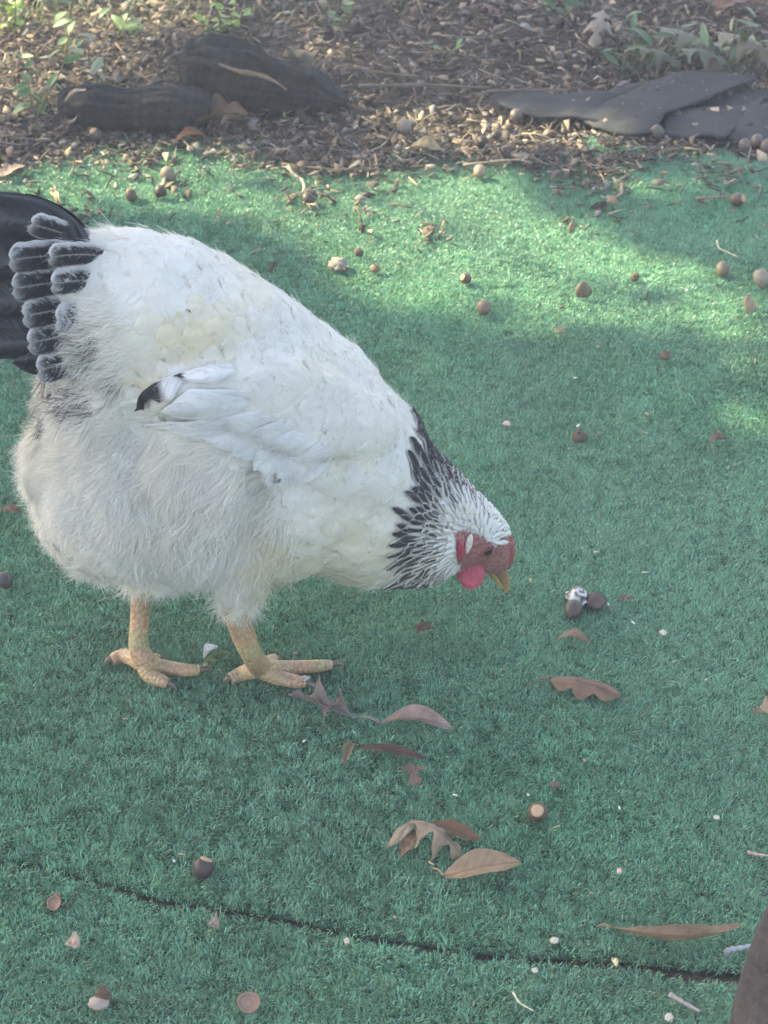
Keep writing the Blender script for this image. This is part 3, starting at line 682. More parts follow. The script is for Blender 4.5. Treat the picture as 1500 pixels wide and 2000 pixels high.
def wattle(sd):
    c = pl(920, 1117, -.016); b_ = MB(); v, f = ico(Vector((0, 0, 0)), Matrix.Identity(3), 4); VV = []; CC = []; m_px = mpp(c)
    for q in v:
        k = 1+.10*mnoise.noise(q*2+Vector((3, 1, sd))); w = 1-.28*max(0, q.y)
        x = c+RT*(q.x*28*m_px*k*w)+UP*(q.y*33*m_px*k)+(-HN)*(q.z*.005*k); VV.append(x if sd > 0 else mirror(x)); CC.append(tuple(np.array((.37, .05, .075))*(1+.3*mnoise.noise(q*3))))
    b_.add(VV, f, CC); child(b_, 'wattle', M_flesh)
wattle(1); wattle(-1)
# comb: a low serrated ridge along the middle of the forehead
cb = MB(); rows = []
ridge = sub([(980, 1030), (995, 1048), (1000, 1070), (1000, 1092), (994, 1110)], 6)
for j, (x, y) in enumerate(ridge):
    u = j/(len(ridge)-1); p = pl(x, y); o_ = pl(x-12, y+2)-p; h = .0030*(math.sin(math.pi*min(1, u*1.1+.02))**.6)*(1+.5*math.sin(u*34)); up_ = -o_.normalized(); w = .0035*(.5+.7*math.sin(math.pi*u))
    rows.append([p-up_*.006+HN*w*1.3, p+HN*w, p+up_*h*.7+HN*w*.6, p+up_*h, p+up_*h*.7-HN*w*.6, p-HN*w, p-up_*.006-HN*w*1.3])
cb.grid(rows, (.27, .065, .065)); child(cb, 'comb', M_flesh)
# eyes
p, n_ = hit(951, 1075)
for sd in (1, -1):
    e = MB(); pp = p if sd > 0 else mirror(p); nn_ = n_ if sd > 0 else n_-HN*(2*n_.dot(HN)); Mx = Matrix.Translation(pp-nn_*.0010) @ nn_.to_track_quat('Z', 'Y').to_matrix().to_4x4(); r = .0058
    prof = [(r*math.cos(a), r*math.sin(a)*1.0) for a in np.linspace(0, math.pi/2-.01, 10)]
    cols = [(.05, .03, .02)]*2+[(.13, .065, .03)]*2+[(.006, .006, .007)]*6
    e.lathe(prof, cols, Mx, 20); eo = child(e, 'eye', M_eye)
    ring = MB(); tp = [pp+Mx.to_3x3()@Vector((math.cos(a)*.0066, math.sin(a)*.0060, .0004)) for a in np.linspace(0, 2*math.pi, 21)]
    ring.tube(tp, [.0011]*21, (.30, .075, .07), 6, False); child(ring, 'eyelid', M_flesh)
# beak
def beak(name, pts, cols):
    b_ = MB(); V_ = []; rows = []; CC = []
    q = sub(pts, 5)
    for j, (x, y, hw, hh) in enumerate(q):
        p = pl(x, y); d0 = (pl(q[min(j+1, len(q)-1)][0], q[min(j+1, len(q)-1)][1])-pl(q[max(j-1, 0)][0], q[max(j-1, 0)][1])).normalized(); up_ = HN.cross(d0).normalized(); m_px = mpp(p); row = []
        for th in np.linspace(0, 2*math.pi, 17): row.append(p+HN*(math.cos(th)*hw*m_px)+up_*(math.sin(th)*hh*m_px)); u = j/(len(q)-1); CC.append(tuple(np.array(cols[0])*(1-u)+np.array(cols[1])*u))
        rows.append(row)
    b_.grid(rows, CC); return child(b_, name, M_horn)
up_b = beak('upper_beak', [(968, 1098, 20, 17), (978, 1116, 17, 13), (986, 1134, 12, 10), (990, 1148, 7, 6), (988, 1158, 2, 2)], ((.13, .08, .06), (.46, .29, .11)))
lo_b = beak('lower_beak', [(955, 1108, 15, 9), (965, 1122, 13, 8), (975, 1137, 9, 6), (982, 1149, 3, 2)], ((.24, .15, .08), (.50, .33, .13)))
for sd in (1, -1):
    nb = MB(); c = pl(983, 1112, -.0068); v, f = ico(c, Matrix.Diagonal((.0018, .001, .0026)), 2); nb.add([x if sd > 0 else mirror(x) for x in v], f, (.03, .015, .015)); child(nb, 'nostril', M_flesh)

# ------------------------------------------------------------------ logs, fabric, post
def log(name, st, y, label, colour, amp=.26, squash=.9):
    q = sub([(x, yy, r) for x, yy, r in st], 14); pts = [atY(a, b, y+(c if False else 0)) for a, b, c in q]; rad = [c*mpp(p) for (a, b, c), p in zip(q, pts)]
    base = Vector((sum(p.x for p in pts)/len(pts), y, 0)); sd = random.random()*50
    def ring(i, th): return 1-.30*abs(mnoise.noise(Vector((math.cos(th)*2.2, math.sin(th)*2.2, i*.035+sd+7))))-.22*abs(mnoise.noise(Vector((math.cos(th)*5, math.sin(th)*5, i*.02+sd+3))))+.10+amp*mnoise.noise(Vector((math.cos(th)*1.6, math.sin(th)*1.6, i*.10+sd)))+amp*.55*mnoise.noise(Vector((math.cos(th)*6, math.sin(th)*6, i*.04+sd)))+.07*mnoise.noise(Vector((math.cos(th)*14, math.sin(th)*14, i*.12)))
    m_ = MB(); m_.tube(pts, rad, [tuple(np.array(colour)*(.8+.4*random.random())) for _ in pts], 72, True, squash, ring)
    root = empty(name, base); m_.V = [Vector(v)-base for v in m_.V]; m_.build('trunk_wood', M_wood, root); tag(root, label, 'log', 'rotten logs at the turf edge'); return root, base
l1, b1 = log('rotten_log', [(124, 220, 24), (148, 208, 40), (185, 206, 47), (245, 212, 44), (310, 211, 46), (370, 210, 42), (408, 218, 28)], 2.81, 'short dark rotten log lying low with a hollow broken end', (.022, .0215, .022))
l2, b2_ = log('rotten_log', [(354, 122, 36), (382, 126, 56), (440, 136, 66), (500, 156, 64), (560, 174, 54), (610, 182, 45), (650, 196, 27), (684, 208, 9)], 2.90, 'larger dark rotten log rising behind, with a bare tan split along it', (.024, .023, .0225))
def strip_on(root, base, pts, y, w, colour, name):
    m_ = MB(); rows = []
    for j, (x, yy) in enumerate(sub(pts, 5)):
        u = j/(len(pts)*5-5); p = atY(x, yy, y); ww = w*math.sin(math.pi*min(.97, .08+u))*(1+.4*mnoise.noise(Vector((u*9, 0, 3)))); rows.append([p+Vector((0, -.004, ww))-base, p+Vector((0, -.009, ww*.4))-base, p+Vector((0, -.010, -ww*.3))-base, p+Vector((0, -.003, -ww))-base])
    m_.grid(rows, colour); m_.build(name, M_wood, root)
strip_on(l2, b2_, [(428, 122), (465, 137), (500, 143), (535, 155), (560, 172)], 2.848, .0045, (.19, .125, .075), 'bare_split')
strip_on(l1, b1, [(128, 195), (138, 185), (150, 176), (168, 172)], 2.775, .006, (.13, .11, .10), 'broken_rim')
strip_on(l1, b1, [(128, 228), (134, 236), (146, 232), (154, 218)], 2.765, .003, (.16, .135, .12), 'broken_rim')

fab = empty('weed_fabric', G(1320, 260)); tag(fab, 'dark grey felted weed fabric lying in folds beside the turf edge', 'weed fabric')
def sheet(top, bot, sag, sd):
    n = 30; A_ = [np.array(G(p[0], p[1], p[2]*.62)) for p in top]; B_ = [np.array(G(p[0], p[1], p[2]*.62)) for p in bot]; sag = sag*.35
    A_ = sub([tuple(a) for a in A_], 8); B_ = sub([tuple(a) for a in B_], 8); m_ = MB(); rows = []
    for v in np.linspace(0, 1, 13):
        row = []
        for j in range(len(A_)):
            u = j/(len(A_)-1); p = A_[j]*(1-v)+B_[j]*v; p = p.copy(); p[2] += sag*math.sin(math.pi*v)*math.sin(math.pi*min(1, u*1.0))+.010*mnoise.noise(Vector((p[0]*11, p[1]*11, sd)))+.004*mnoise.noise(Vector((p[0]*45, p[1]*45, sd))); row.append(Vector(p)-fab.location)
        rows.append(row)
    m_.grid(rows, (.1, .1, .1)); o = m_.build('fabric_fold', M_fabric, fab); k = o.modifiers.new('thick', 'SOLIDIFY'); k.thickness = .004; k.offset = -1
sheet([(1205, 272, -.01), (1180, 190, .01), (1330, 165, .01), (1480, 180, .01), (1620, 190, .01)], [(1210, 274, -.01), (1300, 272, .0), (1400, 280, .0), (1500, 286, .0), (1640, 290, 0)], .0, 1)
sheet([(1138, 240, .006), (1200, 198, .022), (1270, 165, .035), (1340, 142, .042), (1476, 156, .032)], [(1142, 246, .003), (1200, 260, .012), (1276, 265, .018), (1312, 217, .036), (1478, 160, .034)], .016, 2)
sheet([(1300, 226, .012), (1345, 214, .016), (1400, 210, .016), (1455, 205, .02), (1500, 192, .02)], [(1300, 266, .012), (1345, 270, .014), (1385, 272, .016), (1418, 271, .02), (1462, 224, .026)], .008, 3)
sheet([(1420, 268, .018), (1450, 228, .032), (1480, 206, .036), (1560, 190, .03), (1640, 190, .02)], [(1424, 273, .010), (1470, 277, .012), (1520, 280, .012), (1580, 284, .01), (1650, 290, .01)], .012, 4)
sheet([(962, 188, .014), (1010, 182, .022), (1080, 188, .022), (1150, 184, .024), (1215, 188, .022)], [(978, 214, .012), (1040, 228, .012), (1090, 233, .014), (1140, 238, .012), (1205, 246, .010)], .006, 5)

pb = G(1552, 2230); post = MB(); st = sub([(1552, 2230, 152), (1562, 2100, 146), (1572, 1990, 139), (1586, 1880, 122), (1600, 1800, 103), (1607, 1755, 84), (1612, 1720, 46), (1613, 1712, 6)], 6); pts = [atY(a, b, pb.y) for a, b, c in st]
post.tube(pts, [c*mpp(p) for (a, b, c), p in zip(st, pts)], [tuple(np.array((.050, .042, .042))*(.75+.6*(.5+mnoise.noise(Vector((i*.25, 0, 2)))))) for i in range(len(pts))], 36, True, 1.0, lambda i, th: 1+.05*mnoise.noise(Vector((math.cos(th)*5, math.sin(th)*5, i*.05)))+.03*mnoise.noise(Vector((math.cos(th)*12, math.sin(th)*12, i*.03))))
tag(post.build('wooden_post', M_wood, None, pb), 'dark brown weathered wooden post cut off by the lower corner', 'post')

# ------------------------------------------------------------------ leaf litter (nobody could count it)
PAL = np.array([(.045, .034, .027), (.07, .052, .04), (.10, .075, .056), (.15, .115, .085), (.22, .165, .115), (.34, .27, .19), (.13, .12, .11), (.19, .18, .165), (.06, .05, .045)])
PW = np.array([.15, .15, .15, .13, .11, .09, .09, .08, .05]); PW /= PW.sum(); PAL = PAL*1.0
def debris(xy, z, L, w, h, col, leafy, flat=.35):
    n = len(xy); r = rng; yaw = r.uniform(0, 6.283, n); pit = r.normal(0, flat, n); ro = r.normal(0, .5, n)
    d = np.c_[np.cos(yaw)*np.cos(pit), np.sin(yaw)*np.cos(pit), np.sin(pit)]; s0 = np.c_[-np.sin(yaw), np.cos(yaw), np.zeros(n)]; u0 = np.cross(d, s0); s = s0*np.cos(ro)[:, None]+u0*np.sin(ro)[:, None]; u = np.cross(d, s)
    c = np.c_[xy, z]; V = np.zeros((n, 12, 3)); bend = np.where(leafy, r.uniform(-.35, .45, n), r.normal(0, .06, n))*L
    for a, t in enumerate((-1, 0, 1)):
        wt = np.where(leafy, (.35, 1, .12)[a], (1, 1, .7)[a])[:, None]
        m = c+d*(L*t*.5)[:, None]+u*(bend*(1-t*t))[:, None]
        for b_, (q, e) in enumerate(((-1, -1), (1, -1), (1, 1), (-1, 1))): V[:, a*4+b_] = m+s*(w*.5*q)[:, None]*wt+u*(h*.5*e)[:, None]
    f = []
    for a in (0, 4):
        for b_ in range(4): f.append((a+b_, a+(b_+1) % 4, a+4+(b_+1) % 4, a+4+b_))
    f += [(3, 2, 1, 0), (8, 9, 10, 11)]; f = np.array(f); Fq = (f[None]+np.arange(n)[:, None, None]*12).reshape(-1, 4)
    return V.reshape(-1, 3), Fq, np.repeat(col, 12, 0)
def litter(name, xy, zmax, label, sc=1.0, pal=PAL, pw=PW, z0=None):
    n = len(xy); ty = rng.random(n); leafy = ty < .22; twig = (ty > .22) & (ty < .62)
    L = np.where(leafy, rng.uniform(.010, .034, n), np.where(twig, rng.uniform(.012, .05, n), rng.uniform(.004, .016, n)))*sc; w = np.where(leafy, L*rng.uniform(.3, .6, n), np.where(twig, rng.uniform(.0008, .0022, n), L*rng.uniform(.25, .6, n))); h = np.where(leafy, .0006, np.where(twig, w, w*.4))
    col = pal[rng.choice(len(pal), n, p=pw)]*rng.uniform(.7, 1.3, (n, 1)); z = (hills(xy[:, 0], xy[:, 1])+.003 if z0 is None else z0)+rng.random(n)**1.6*zmax
    V, F, C = debris(xy, z, L, w, h, col, leafy); o = link(name, mesh(name, V, F, M_bits, False, C)); tag(o, label, 'litter', kind='stuff'); return o
n = 46000; x = rng.uniform(-1.5, 1.5, n); y = edge_y(x)-.02+rng.random(n)**1.15*1.75; k = np.abs(x) < .25+y*.36
litter('leaf_litter', np.c_[x, y][k], .016, 'brown mulch of wood chips twigs and leaf scraps behind the turf')
n = 2600; x = rng.uniform(-1.1, 1.1, n); y = edge_y(x)+.01-rng.exponential(.08, n); keep = np.array([mnoise.noise(Vector((a*4, b*4, 6))) > -.12 for a, b in zip(x, y)])
litter('turf_litter', np.c_[x, y][keep], .005, 'thin scatter of brown scraps along the far edge of the turf', .7, z0=.004)
cl = []
for (cx_, cy_, sx_, sy_, m_) in ((150, 300, 60, 12, 70), (300, 300, 60, 14, 70), (480, 290, 50, 14, 60), (580, 315, 60, 16, 120), (670, 325, 60, 14, 110), (760, 330, 60, 14, 110), (900, 300, 60, 12, 80), (1010, 312, 80, 16, 140), (1110, 325, 70, 18, 150), (1180, 345, 40, 25, 90), (1190, 400, 20, 30, 30), (1250, 300, 60, 14, 60), (840, 470, 25, 15, 14), (600, 395, 30, 15, 22), (700, 380, 60, 15, 25), (1420, 345, 40, 20, 18), (400, 350, 80, 25, 30), (120, 390, 40, 10, 16), (180, 425, 30, 8, 14)):
    g_ = Gn(rng.normal(cx_, sx_, m_), rng.normal(cy_, sy_, m_)); cl.append(g_[:, :2])
litter('spilled_litter', np.concatenate(cl), .007, 'clumps of straw and scraps spilled from the border onto the turf', .85, z0=.004)
n = 700; x = rng.uniform(-1.1, 1.1, n); y = rng.uniform(.7, 2.7, n); k = np.abs(x) < .3+y*.32
pal2 = np.array([(.45, .42, .36), (.35, .27, .18), (.12, .085, .06), (.55, .55, .52)]); litter('turf_crumbs_glints', np.c_[x, y][k], .003, 'tiny pale crumbs, chaff and painted white glints sprinkled over the green turf', .16, pal2, np.array([.3, .25, .3, .15]), z0=.0045)  # crumbs and chaff; pale bits also stand in for glints on the blades

bpy.context.view_layer.update(); LV = []; LF = []
for o in list(fab.children):
    b0 = len(LV); LV += [o.matrix_world @ v.co for v in o.data.vertices]; LF += [tuple(i_+b0 for i_ in p.vertices) for p in o.data.polygons]
lb = BVHTree.FromPolygons([tuple(v) for v in LV], LF); xy = []; zz = []
for _ in range(6500):
    x, y = random.uniform(-.55, .95), random.uniform(2.7, 3.3); h = lb.ray_cast(Vector((x, y, .5)), Vector((0, 0, -1)))
    if h[0] is not None and (h[0].z > .012) and mnoise.noise(Vector((x*9, y*9, 2))) > -.25: xy.append((x, y)); zz.append(h[0].z+.001)
litter('stuck_litter', np.array(xy), .0, 'dusting of small litter scraps lying on the weed fabric', .5, z0=np.array(zz))

# ------------------------------------------------------------------ acorns
DK, MD, PA = (.065, .043, .034), (.14, .10, .07), (.22, .165, .115)
def acorn(px, py, dpx, ax, colr, label, scar=(.40, .27, .16), z0=.005, grp='acorns lying about'):
    r = dpx*.47*mpp(G(px, py, .01)); c = G(px, py, z0+r*.86); el = random.uniform(1.0, 1.22); ax = Vector(ax).normalized(); Mx = Matrix.Translation(c) @ ax.to_track_quat('Z', 'Y').to_matrix().to_4x4(); m_ = MB()
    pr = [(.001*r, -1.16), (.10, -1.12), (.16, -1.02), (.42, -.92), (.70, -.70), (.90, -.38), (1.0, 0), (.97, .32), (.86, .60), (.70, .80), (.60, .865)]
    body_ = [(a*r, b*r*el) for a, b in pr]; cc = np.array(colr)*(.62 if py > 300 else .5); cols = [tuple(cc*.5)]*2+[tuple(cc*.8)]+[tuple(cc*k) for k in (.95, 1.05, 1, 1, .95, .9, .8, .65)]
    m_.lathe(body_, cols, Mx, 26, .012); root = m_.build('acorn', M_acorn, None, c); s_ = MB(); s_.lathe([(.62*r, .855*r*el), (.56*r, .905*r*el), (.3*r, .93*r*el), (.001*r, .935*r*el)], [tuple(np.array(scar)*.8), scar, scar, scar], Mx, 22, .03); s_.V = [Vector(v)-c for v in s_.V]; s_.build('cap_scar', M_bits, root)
    tag(root, label, 'acorn', grp); return root
tocam = Vector((0, -.75, .66))
AC = [(1050, 1587, 43, (-.1, -.55, .83), MD, 'round brown acorn with its pale scar turned up, alone on the near turf'), (397, 1696, 45, (.2, .3, .5), (.075, .05, .05), 'glossy dark purple-brown acorn just above the turf seam'),
  (1120, 1191, 37, (.3, .9, .1), (.10, .075, .065), 'dark striped acorn touching the whitish dropping'), (945, 601, 31, (-.2, .7, .7), PA, 'pale tan acorn at the near border of the sunny patch'), (910, 544, 23, (-.7, -.4, .5), MD, 'small brown acorn a step behind the pale tan one in the sun'),
  (1411, 526, 28, (.2, .8, .5), PA, 'pale acorn beside the one cut by the picture edge'), (1487, 543, 33, (-.3, .6, .7), (.36, .30, .22), 'large pale acorn at the very right edge of the picture'), (1440, 390, 28, (.75, -.5, .45), MD, 'acorn with a light orange scar facing aside near a straw'),
  (937, 335, 27, (.1, .9, .4), (.36, .27, .18), 'light tan acorn on the turf just below the litter edge'), (942, 277, 27, (.1, .8, -.4), DK, 'dark acorn half sunk in the litter at the turf edge'), (968, 265, 21, (.6, .5, .2), DK, 'smaller dark acorn behind the half sunk one'),
  (602, 389, 25, (-.4, .6, .4), DK, 'dark acorn beside a crooked twig on sunny turf'), (328, 340, 30, (-.5, .5, .6), (.27, .21, .15), 'plump pale acorn below the short log'), (313, 374, 26, (.2, -.3, -.6), DK, 'dark acorn in front of the plump pale one'), (256, 381, 24, (-.3, .4, .8), (.14, .10, .07), 'brown acorn lying to the side of the dark pair above the hen'),
  (1284, 258, 28, (-.5, .3, .5), (.17, .14, .12), 'greyish acorn at the foot of the weed fabric'), (1008, 226, 27, (.1, .9, .3), (.15, .12, .10), 'brown acorn lying in shaded litter by the flat fabric strip'), (1455, 284, 27, (-.2, .5, .6), (.22, .18, .15), 'first of three acorns below the right fold of fabric'), (1478, 275, 25, (.3, .6, .4), (.25, .19, .15), 'middle acorn of three below the right fold of fabric'), (1498, 286, 27, (.4, .2, .6), (.24, .18, .14), 'last of three acorns below the fold, cut by the frame'),
  (187, 263, 27, (-.3, -.2, .7), (.18, .145, .12), 'acorn leaning against the front of the short log'), (9, 1134, 33, (-.5, .6, .3), (.09, .07, .065), 'dark acorn at the picture edge behind the hen'), (790, 247, 30, (-.5, .4, .5), (.36, .29, .22), 'pale acorn in the sunlit litter right of the larger log'), (844, 90, 24, (.3, .5, .5), (.11, .09, .08), 'dark acorn far back in the shaded litter'), (1092, 113, 23, (-.3, .2, .6), (.22, .18, .15), 'grey-tan acorn far back near the oak leaves'), ]
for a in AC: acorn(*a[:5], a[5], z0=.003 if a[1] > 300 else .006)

# empty cups, split shells, droppings, crumbs
def cup(px, py, dpx, ax, colr, label, depth=.75, stalk=True, name='acorn_cup', z=.004):
    r = dpx*.5*mpp(G(px, py)); c = G(px, py, z+r*.45); ax = Vector(ax).normalized(); Mx = Matrix.Translation(c) @ ax.to_track_quat('Z', 'Y').to_matrix().to_4x4(); m_ = MB(); cc = np.array(colr)
    outer = [(math.sin(a)*r, -math.cos(a)*r*depth) for a in np.linspace(.02, math.pi/2, 8)]; inner = [(r*.86*math.sin(a), -math.cos(a)*r*depth*.62) for a in np.linspace(math.pi/2, .02, 9)]
    cols = [tuple(cc*.7)]*8+[tuple(cc*1.5)]+[tuple(cc*k) for k in (1.0, .95, 1.0, 1.15, 1.2, 1.05, 1.3, 1.35)]
    m_.lathe(outer+inner, cols, Mx, 26, .03); root = m_.build(name, M_bits, None, c)
    if stalk:
        k_ = MB(); d0 = Mx.to_3x3()@Vector((0, 0, -1)); a0 = c+d0*r*depth*.9; k_.tube([a0-c, a0+d0*r*.35-c, a0+d0*r*.55+Vector((.001, 0, 0))-c], [r*.13, r*.1, r*.1], tuple(cc*.7), 8); k_.build('stalk', M_bits, root)
    tag(root, label, 'acorn cup', 'empty acorn cups'); return root
cup(486, 1957, 46, (.05, -.25, 1), (.19, .125, .09), 'open shallow acorn cup facing up at the bottom of the picture', .5)
cup(105, 1763, 30, (-.25, -.5, .8), (.20, .13, .09), 'small acorn cup with a nub behind it below the seam'); cup(112, 1751, 15, (.1, .6, -.6), (.22, .15, .11), 'tiny brown nub resting on the small cup', .8, False, 'acorn_nub')
cup(1131, 853, 30, (.1, .3, -.9), (.12, .085, .06), 'dark upturned acorn cup on the shaded turf right of the hen'); cup(1240, 541, 19, (.3, .6, -.6), (.14, .10, .07), 'small dark acorn cup in the middle of the sunny turf'); cup(733, 526, 20, (.1, .2, -1), (.20, .145, .10), 'small pointed brown cup in the sun just beyond the hen', 1.1)
cup(701, 493, 20, (-.4, .5, -.7), (.12, .085, .06), 'dark round cup on a curled stalk in the sun'); cup(297, 312, 22, (-.2, -.9, .2), (.19, .14, .10), 'hollow acorn cup opening towards the viewer below the short log'); cup(838, 452, 26, (.3, .4, -.8), (.16, .11, .07), 'knobbly brown cup beside the sunlit scraps', .6); cup(1104, 427, 17, (-.5, .2, .8), (.12, .08, .06), 'tiny dark cup near the pinched shell scrap'); cup(1300, 696, 22, (.2, .1, -1), (.16, .12, .08), 'small peaked cup at the near border of sun on the right', 1.2)
def shard(px, py, hpx, wpx, lean, colr, label, basecol=None, name='acorn_shell'):
    p0 = G(px, py, .003); k = mpp(p0); m_ = MB(); rows = []
    for u in np.linspace(0, 1, 12):
        row = []
        for v in np.linspace(-1, 1, 9):
            w = wpx*.5*k*(math.sin(math.pi*(.18+.76*u))**.8); row.append(Vector((v*w+lean*u*u*hpx*k, -.35*w*(1-v*v)+.15*u*hpx*k, u*hpx*k*1.15*(1-.15*v*v)+.001*math.sin(v*9))))
        rows.append(row)
    m_.grid(rows, [tuple(np.array(colr)*(.8+.5*random.random())) for _ in range(108)]); root = m_.build(name, M_acorn, None, (0, 0, 0)); root.location = p0; root.modifiers.new('t', 'SOLIDIFY').thickness = .0012
    if basecol:
        b_ = MB(); v, f = ico(Vector((-.25*wpx*k, -.002, .004)), Matrix.Diagonal((wpx*k*.62, wpx*k*.45, wpx*k*.32)), 3); v = [x*(1+.14*mnoise.noise(x*260)) for x in v]; b_.add(v, f, basecol); b_.build('nut_flesh', M_bits, root)
    tag(root, label, 'acorn shell', 'split acorn shells')
shard(203, 1962, 46, 34, .0, (.11, .07, .05), 'split acorn shell standing up from its pale nut half near the bottom', (.30, .245, .20)); shard(1140, 580, 30, 34, -.1, (.13, .095, .07), 'dark forked shell piece standing in the sunlit turf'); shard(1465, 610, 34, 24, -.25, (.27, .20, .14), 'hooked tan shell piece near the edge of the sunlit turf'); shard(1116, 455, 26, 14, .1, (.20, .15, .10), 'pinched upright shell scrap in the middle of the turf')

def lump(px, py, rx, ry, rz, colr, label, name, cat, m=None, amp=.22, fr=2.4, z=.004, grp=None, parts=None):
    p0 = G(px, py, z); k = mpp(p0); v, f = ico(Vector((0, 0, 0)), Matrix.Identity(3), 3); sd = Vector((px*.37, py*.11, 1)); VV = []; CC = []
    for q in v:
        s_ = 1+amp*mnoise.noise(q*fr+sd)+amp*.5*mnoise.noise(q*fr*2.7+sd); VV.append(Vector((q.x*rx*k*s_, q.y*ry*k*s_, q.z*rz*k*s_+rz*k*.6))); CC.append(tuple(np.array(colr(q) if callable(colr) else colr)*(.85+.3*random.random())))
    b_ = MB(); b_.add(VV, f, CC); o = b_.build(name, m or M_bits, None, (0, 0, 0)); o.location = p0; tag(o, label, cat, grp); return o
lump(1127, 1176, 22, 26, 17, lambda q: (.50, .50, .48) if q.z > .2 and mnoise.noise(q*6) > -.05 else (.06, .055, .05), 'dark dropping capped with chalky white, before the hen', 'dropping', 'dropping', None, .35, 3)
lump(1160, 1182, 20, 22, 12, (.10, .072, .06), 'brown crumpled scrap stuck to the side of the dropping', 'leaf_scrap', 'leaf', M_leaf, .5, 2)
lump(660, 523, 17, 20, 12, (.22, .19, .16), 'grey crumbly dropping in the sun just past the back of the hen', 'dropping', 'dropping', None, .45, 4)
for px, py, a, b_, lab in ((1295, 1237, 9, 6, 'white crumb alone on the turf to the right of the dropping'), (1083, 1838, 11, 6, 'white oval crumb just above the seam, left of the long leaf'), (1045, 1896, 8, 5, 'cream crumb just below the seam'), (1203, 1880, 6, 8, 'yellowish grain lying in the turf seam'), (1400, 1598, 7, 5, 'white crumb right of the scarred acorn'), (678, 1838, 7, 6, 'small white chip under the middle of the seam'), (1307, 1988, 11, 8, 'cream crumb at the bottom near the grey twig'), (1083, 1300, 0, 0, ''),
    (990, 828, 9, 6, 'pinkish white crumb behind the neck of the hen'), (1170, 852, 5, 6, 'tiny white crumb next to the dark upturned cup'), (1032, 1553, 4, 3, 'pinpoint white crumb above the scarred acorn'), (1210, 1702, 6, 6, 'dull pink grain in the open turf above the long leaf'), (1085, 1534, 14, 7, 'dark brown shred lying flat in the turf'), (1187, 1181, 4, 4, 'tiny white chip by the brown scrap')):
    if a: lump(px, py, a*.8, b_*1.2, b_*.45, (.11, .075, .06) if 'dark' in lab else (.45, .33, .28) if 'pink' in lab else (.60, .48, .27) if 'yellow' in lab else (.42, .39, .32), lab, 'crumb', 'crumb', None, .55, 2.6, .0048, 'crumbs on the turf')

# ------------------------------------------------------------------ fallen leaves
TAN, BRN, GRY, PNK = (.40, .27, .165), (.20, .115, .07), (.27, .215, .185), (.42, .29, .24)
def leaf(base, tip, w, kind, arch, cupv, twist, colr, label, stem=None, z0=.007, zt=None, name='oak_leaf', cat='leaf', side=0.0, grp='fallen leaves', m=None, roll=0.0, nl=3):
    B_ = G(*base, z0); T_ = G(*tip, zt if zt is not None else z0); d = T_-B_; L = d.length; d.normalize(); s = Vector((0, 0, 1)).cross(d).normalized(); u_ = d.cross(s); m_ = MB(); rows = []; CC = []; sd = random.random()*40
    NU, NV = (30, 11)
    for i in range(NU):
        u = i/(NU-1); env = math.sin(math.pi*min(1, u**.85))**.6 if kind != 'lance' else math.sin(math.pi*(.03+.95*u))**.75
        if kind == 'lobed':
            ph = u*nl+.25; tri = abs((ph % 1)-.5)*2; hw = w*.5*env*(.16+.84*tri**1.3)
        elif kind == 'round': hw = w*.5*env*(.55+.45*abs(math.sin(u*math.pi*nl)))
        else: hw = w*.5*env
        hw = max(hw, .0008); row = []
        a = twist*(u-.5)+roll
        for j in range(NV):
            v = -1+2*j/(NV-1); fwd = (.10*L*abs(v)*(1 if kind == 'lobed' else 0)) if hw > w*.3 else 0
            x = v*hw; zz = cupv*x*x/(w*.5)*4+.0015*mnoise.noise(Vector((u*6, v*2, sd)))
            p = B_+d*(L*u+fwd*.6)+s*(side*math.sin(math.pi*u)*L)+u_*(arch*L*math.sin(math.pi*u))+(s*math.cos(a)+u_*math.sin(a))*x+(u_*math.cos(a)-s*math.sin(a))*zz
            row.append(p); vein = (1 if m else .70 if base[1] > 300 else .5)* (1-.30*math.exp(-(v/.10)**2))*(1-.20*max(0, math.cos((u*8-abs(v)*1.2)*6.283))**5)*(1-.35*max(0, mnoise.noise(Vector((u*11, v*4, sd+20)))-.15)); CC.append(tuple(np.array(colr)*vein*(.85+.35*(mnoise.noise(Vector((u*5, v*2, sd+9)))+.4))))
        rows.append(row)
    mz = min(p.z for r_ in rows for p in r_)
    if mz < .0035: rows = [[p+Vector((0, 0, .0035-mz)) for p in r_] for r_ in rows]
    m_.grid(rows, CC); root = m_.build(name, m or M_leaf, None, B_)
    if stem:
        k_ = MB(); e = G(*stem, .006); p0 = rows[0][5]; k_.tube([Vector(q)-B_ for q in sub([p0, (p0+e)/2+Vector((0, 0, .003)), e], 4)], np.linspace(.0012, .0008, 9), tuple(np.array(colr)*.55), 6); k_.build('stem', M_bits, root)
    tag(root, label, cat, grp); return root
leaf((868, 1712), (1016, 1684), .030, 'lance', .05, .12, .1, TAN, 'flat tan lance-shaped leaf with a dark rib and hooked stem', (843, 1695), z0=.010, zt=.016)
leaf((1193, 1810), (1448, 1806), .019, 'lance', .02, .25, .3, (.32, .22, .135), 'long narrow tan leaf bowed like a boat above the seam', (1165, 1810), z0=.016, zt=.020, side=-.16, roll=-.4)
leaf((742, 1412), (882, 1420), .022, 'lance', .10, .2, .9, PNK, 'slim pinkish-brown leaf with a dark stem, twisted at its tip', (700, 1400), z0=.007, side=.02)
leaf((1075, 1325), (1212, 1362), .034, 'round', .10, -.15, .4, (.26, .155, .10), 'brown lobed oak leaf curling at its tip, long dark stem', (1036, 1338), z0=.008, nl=3)
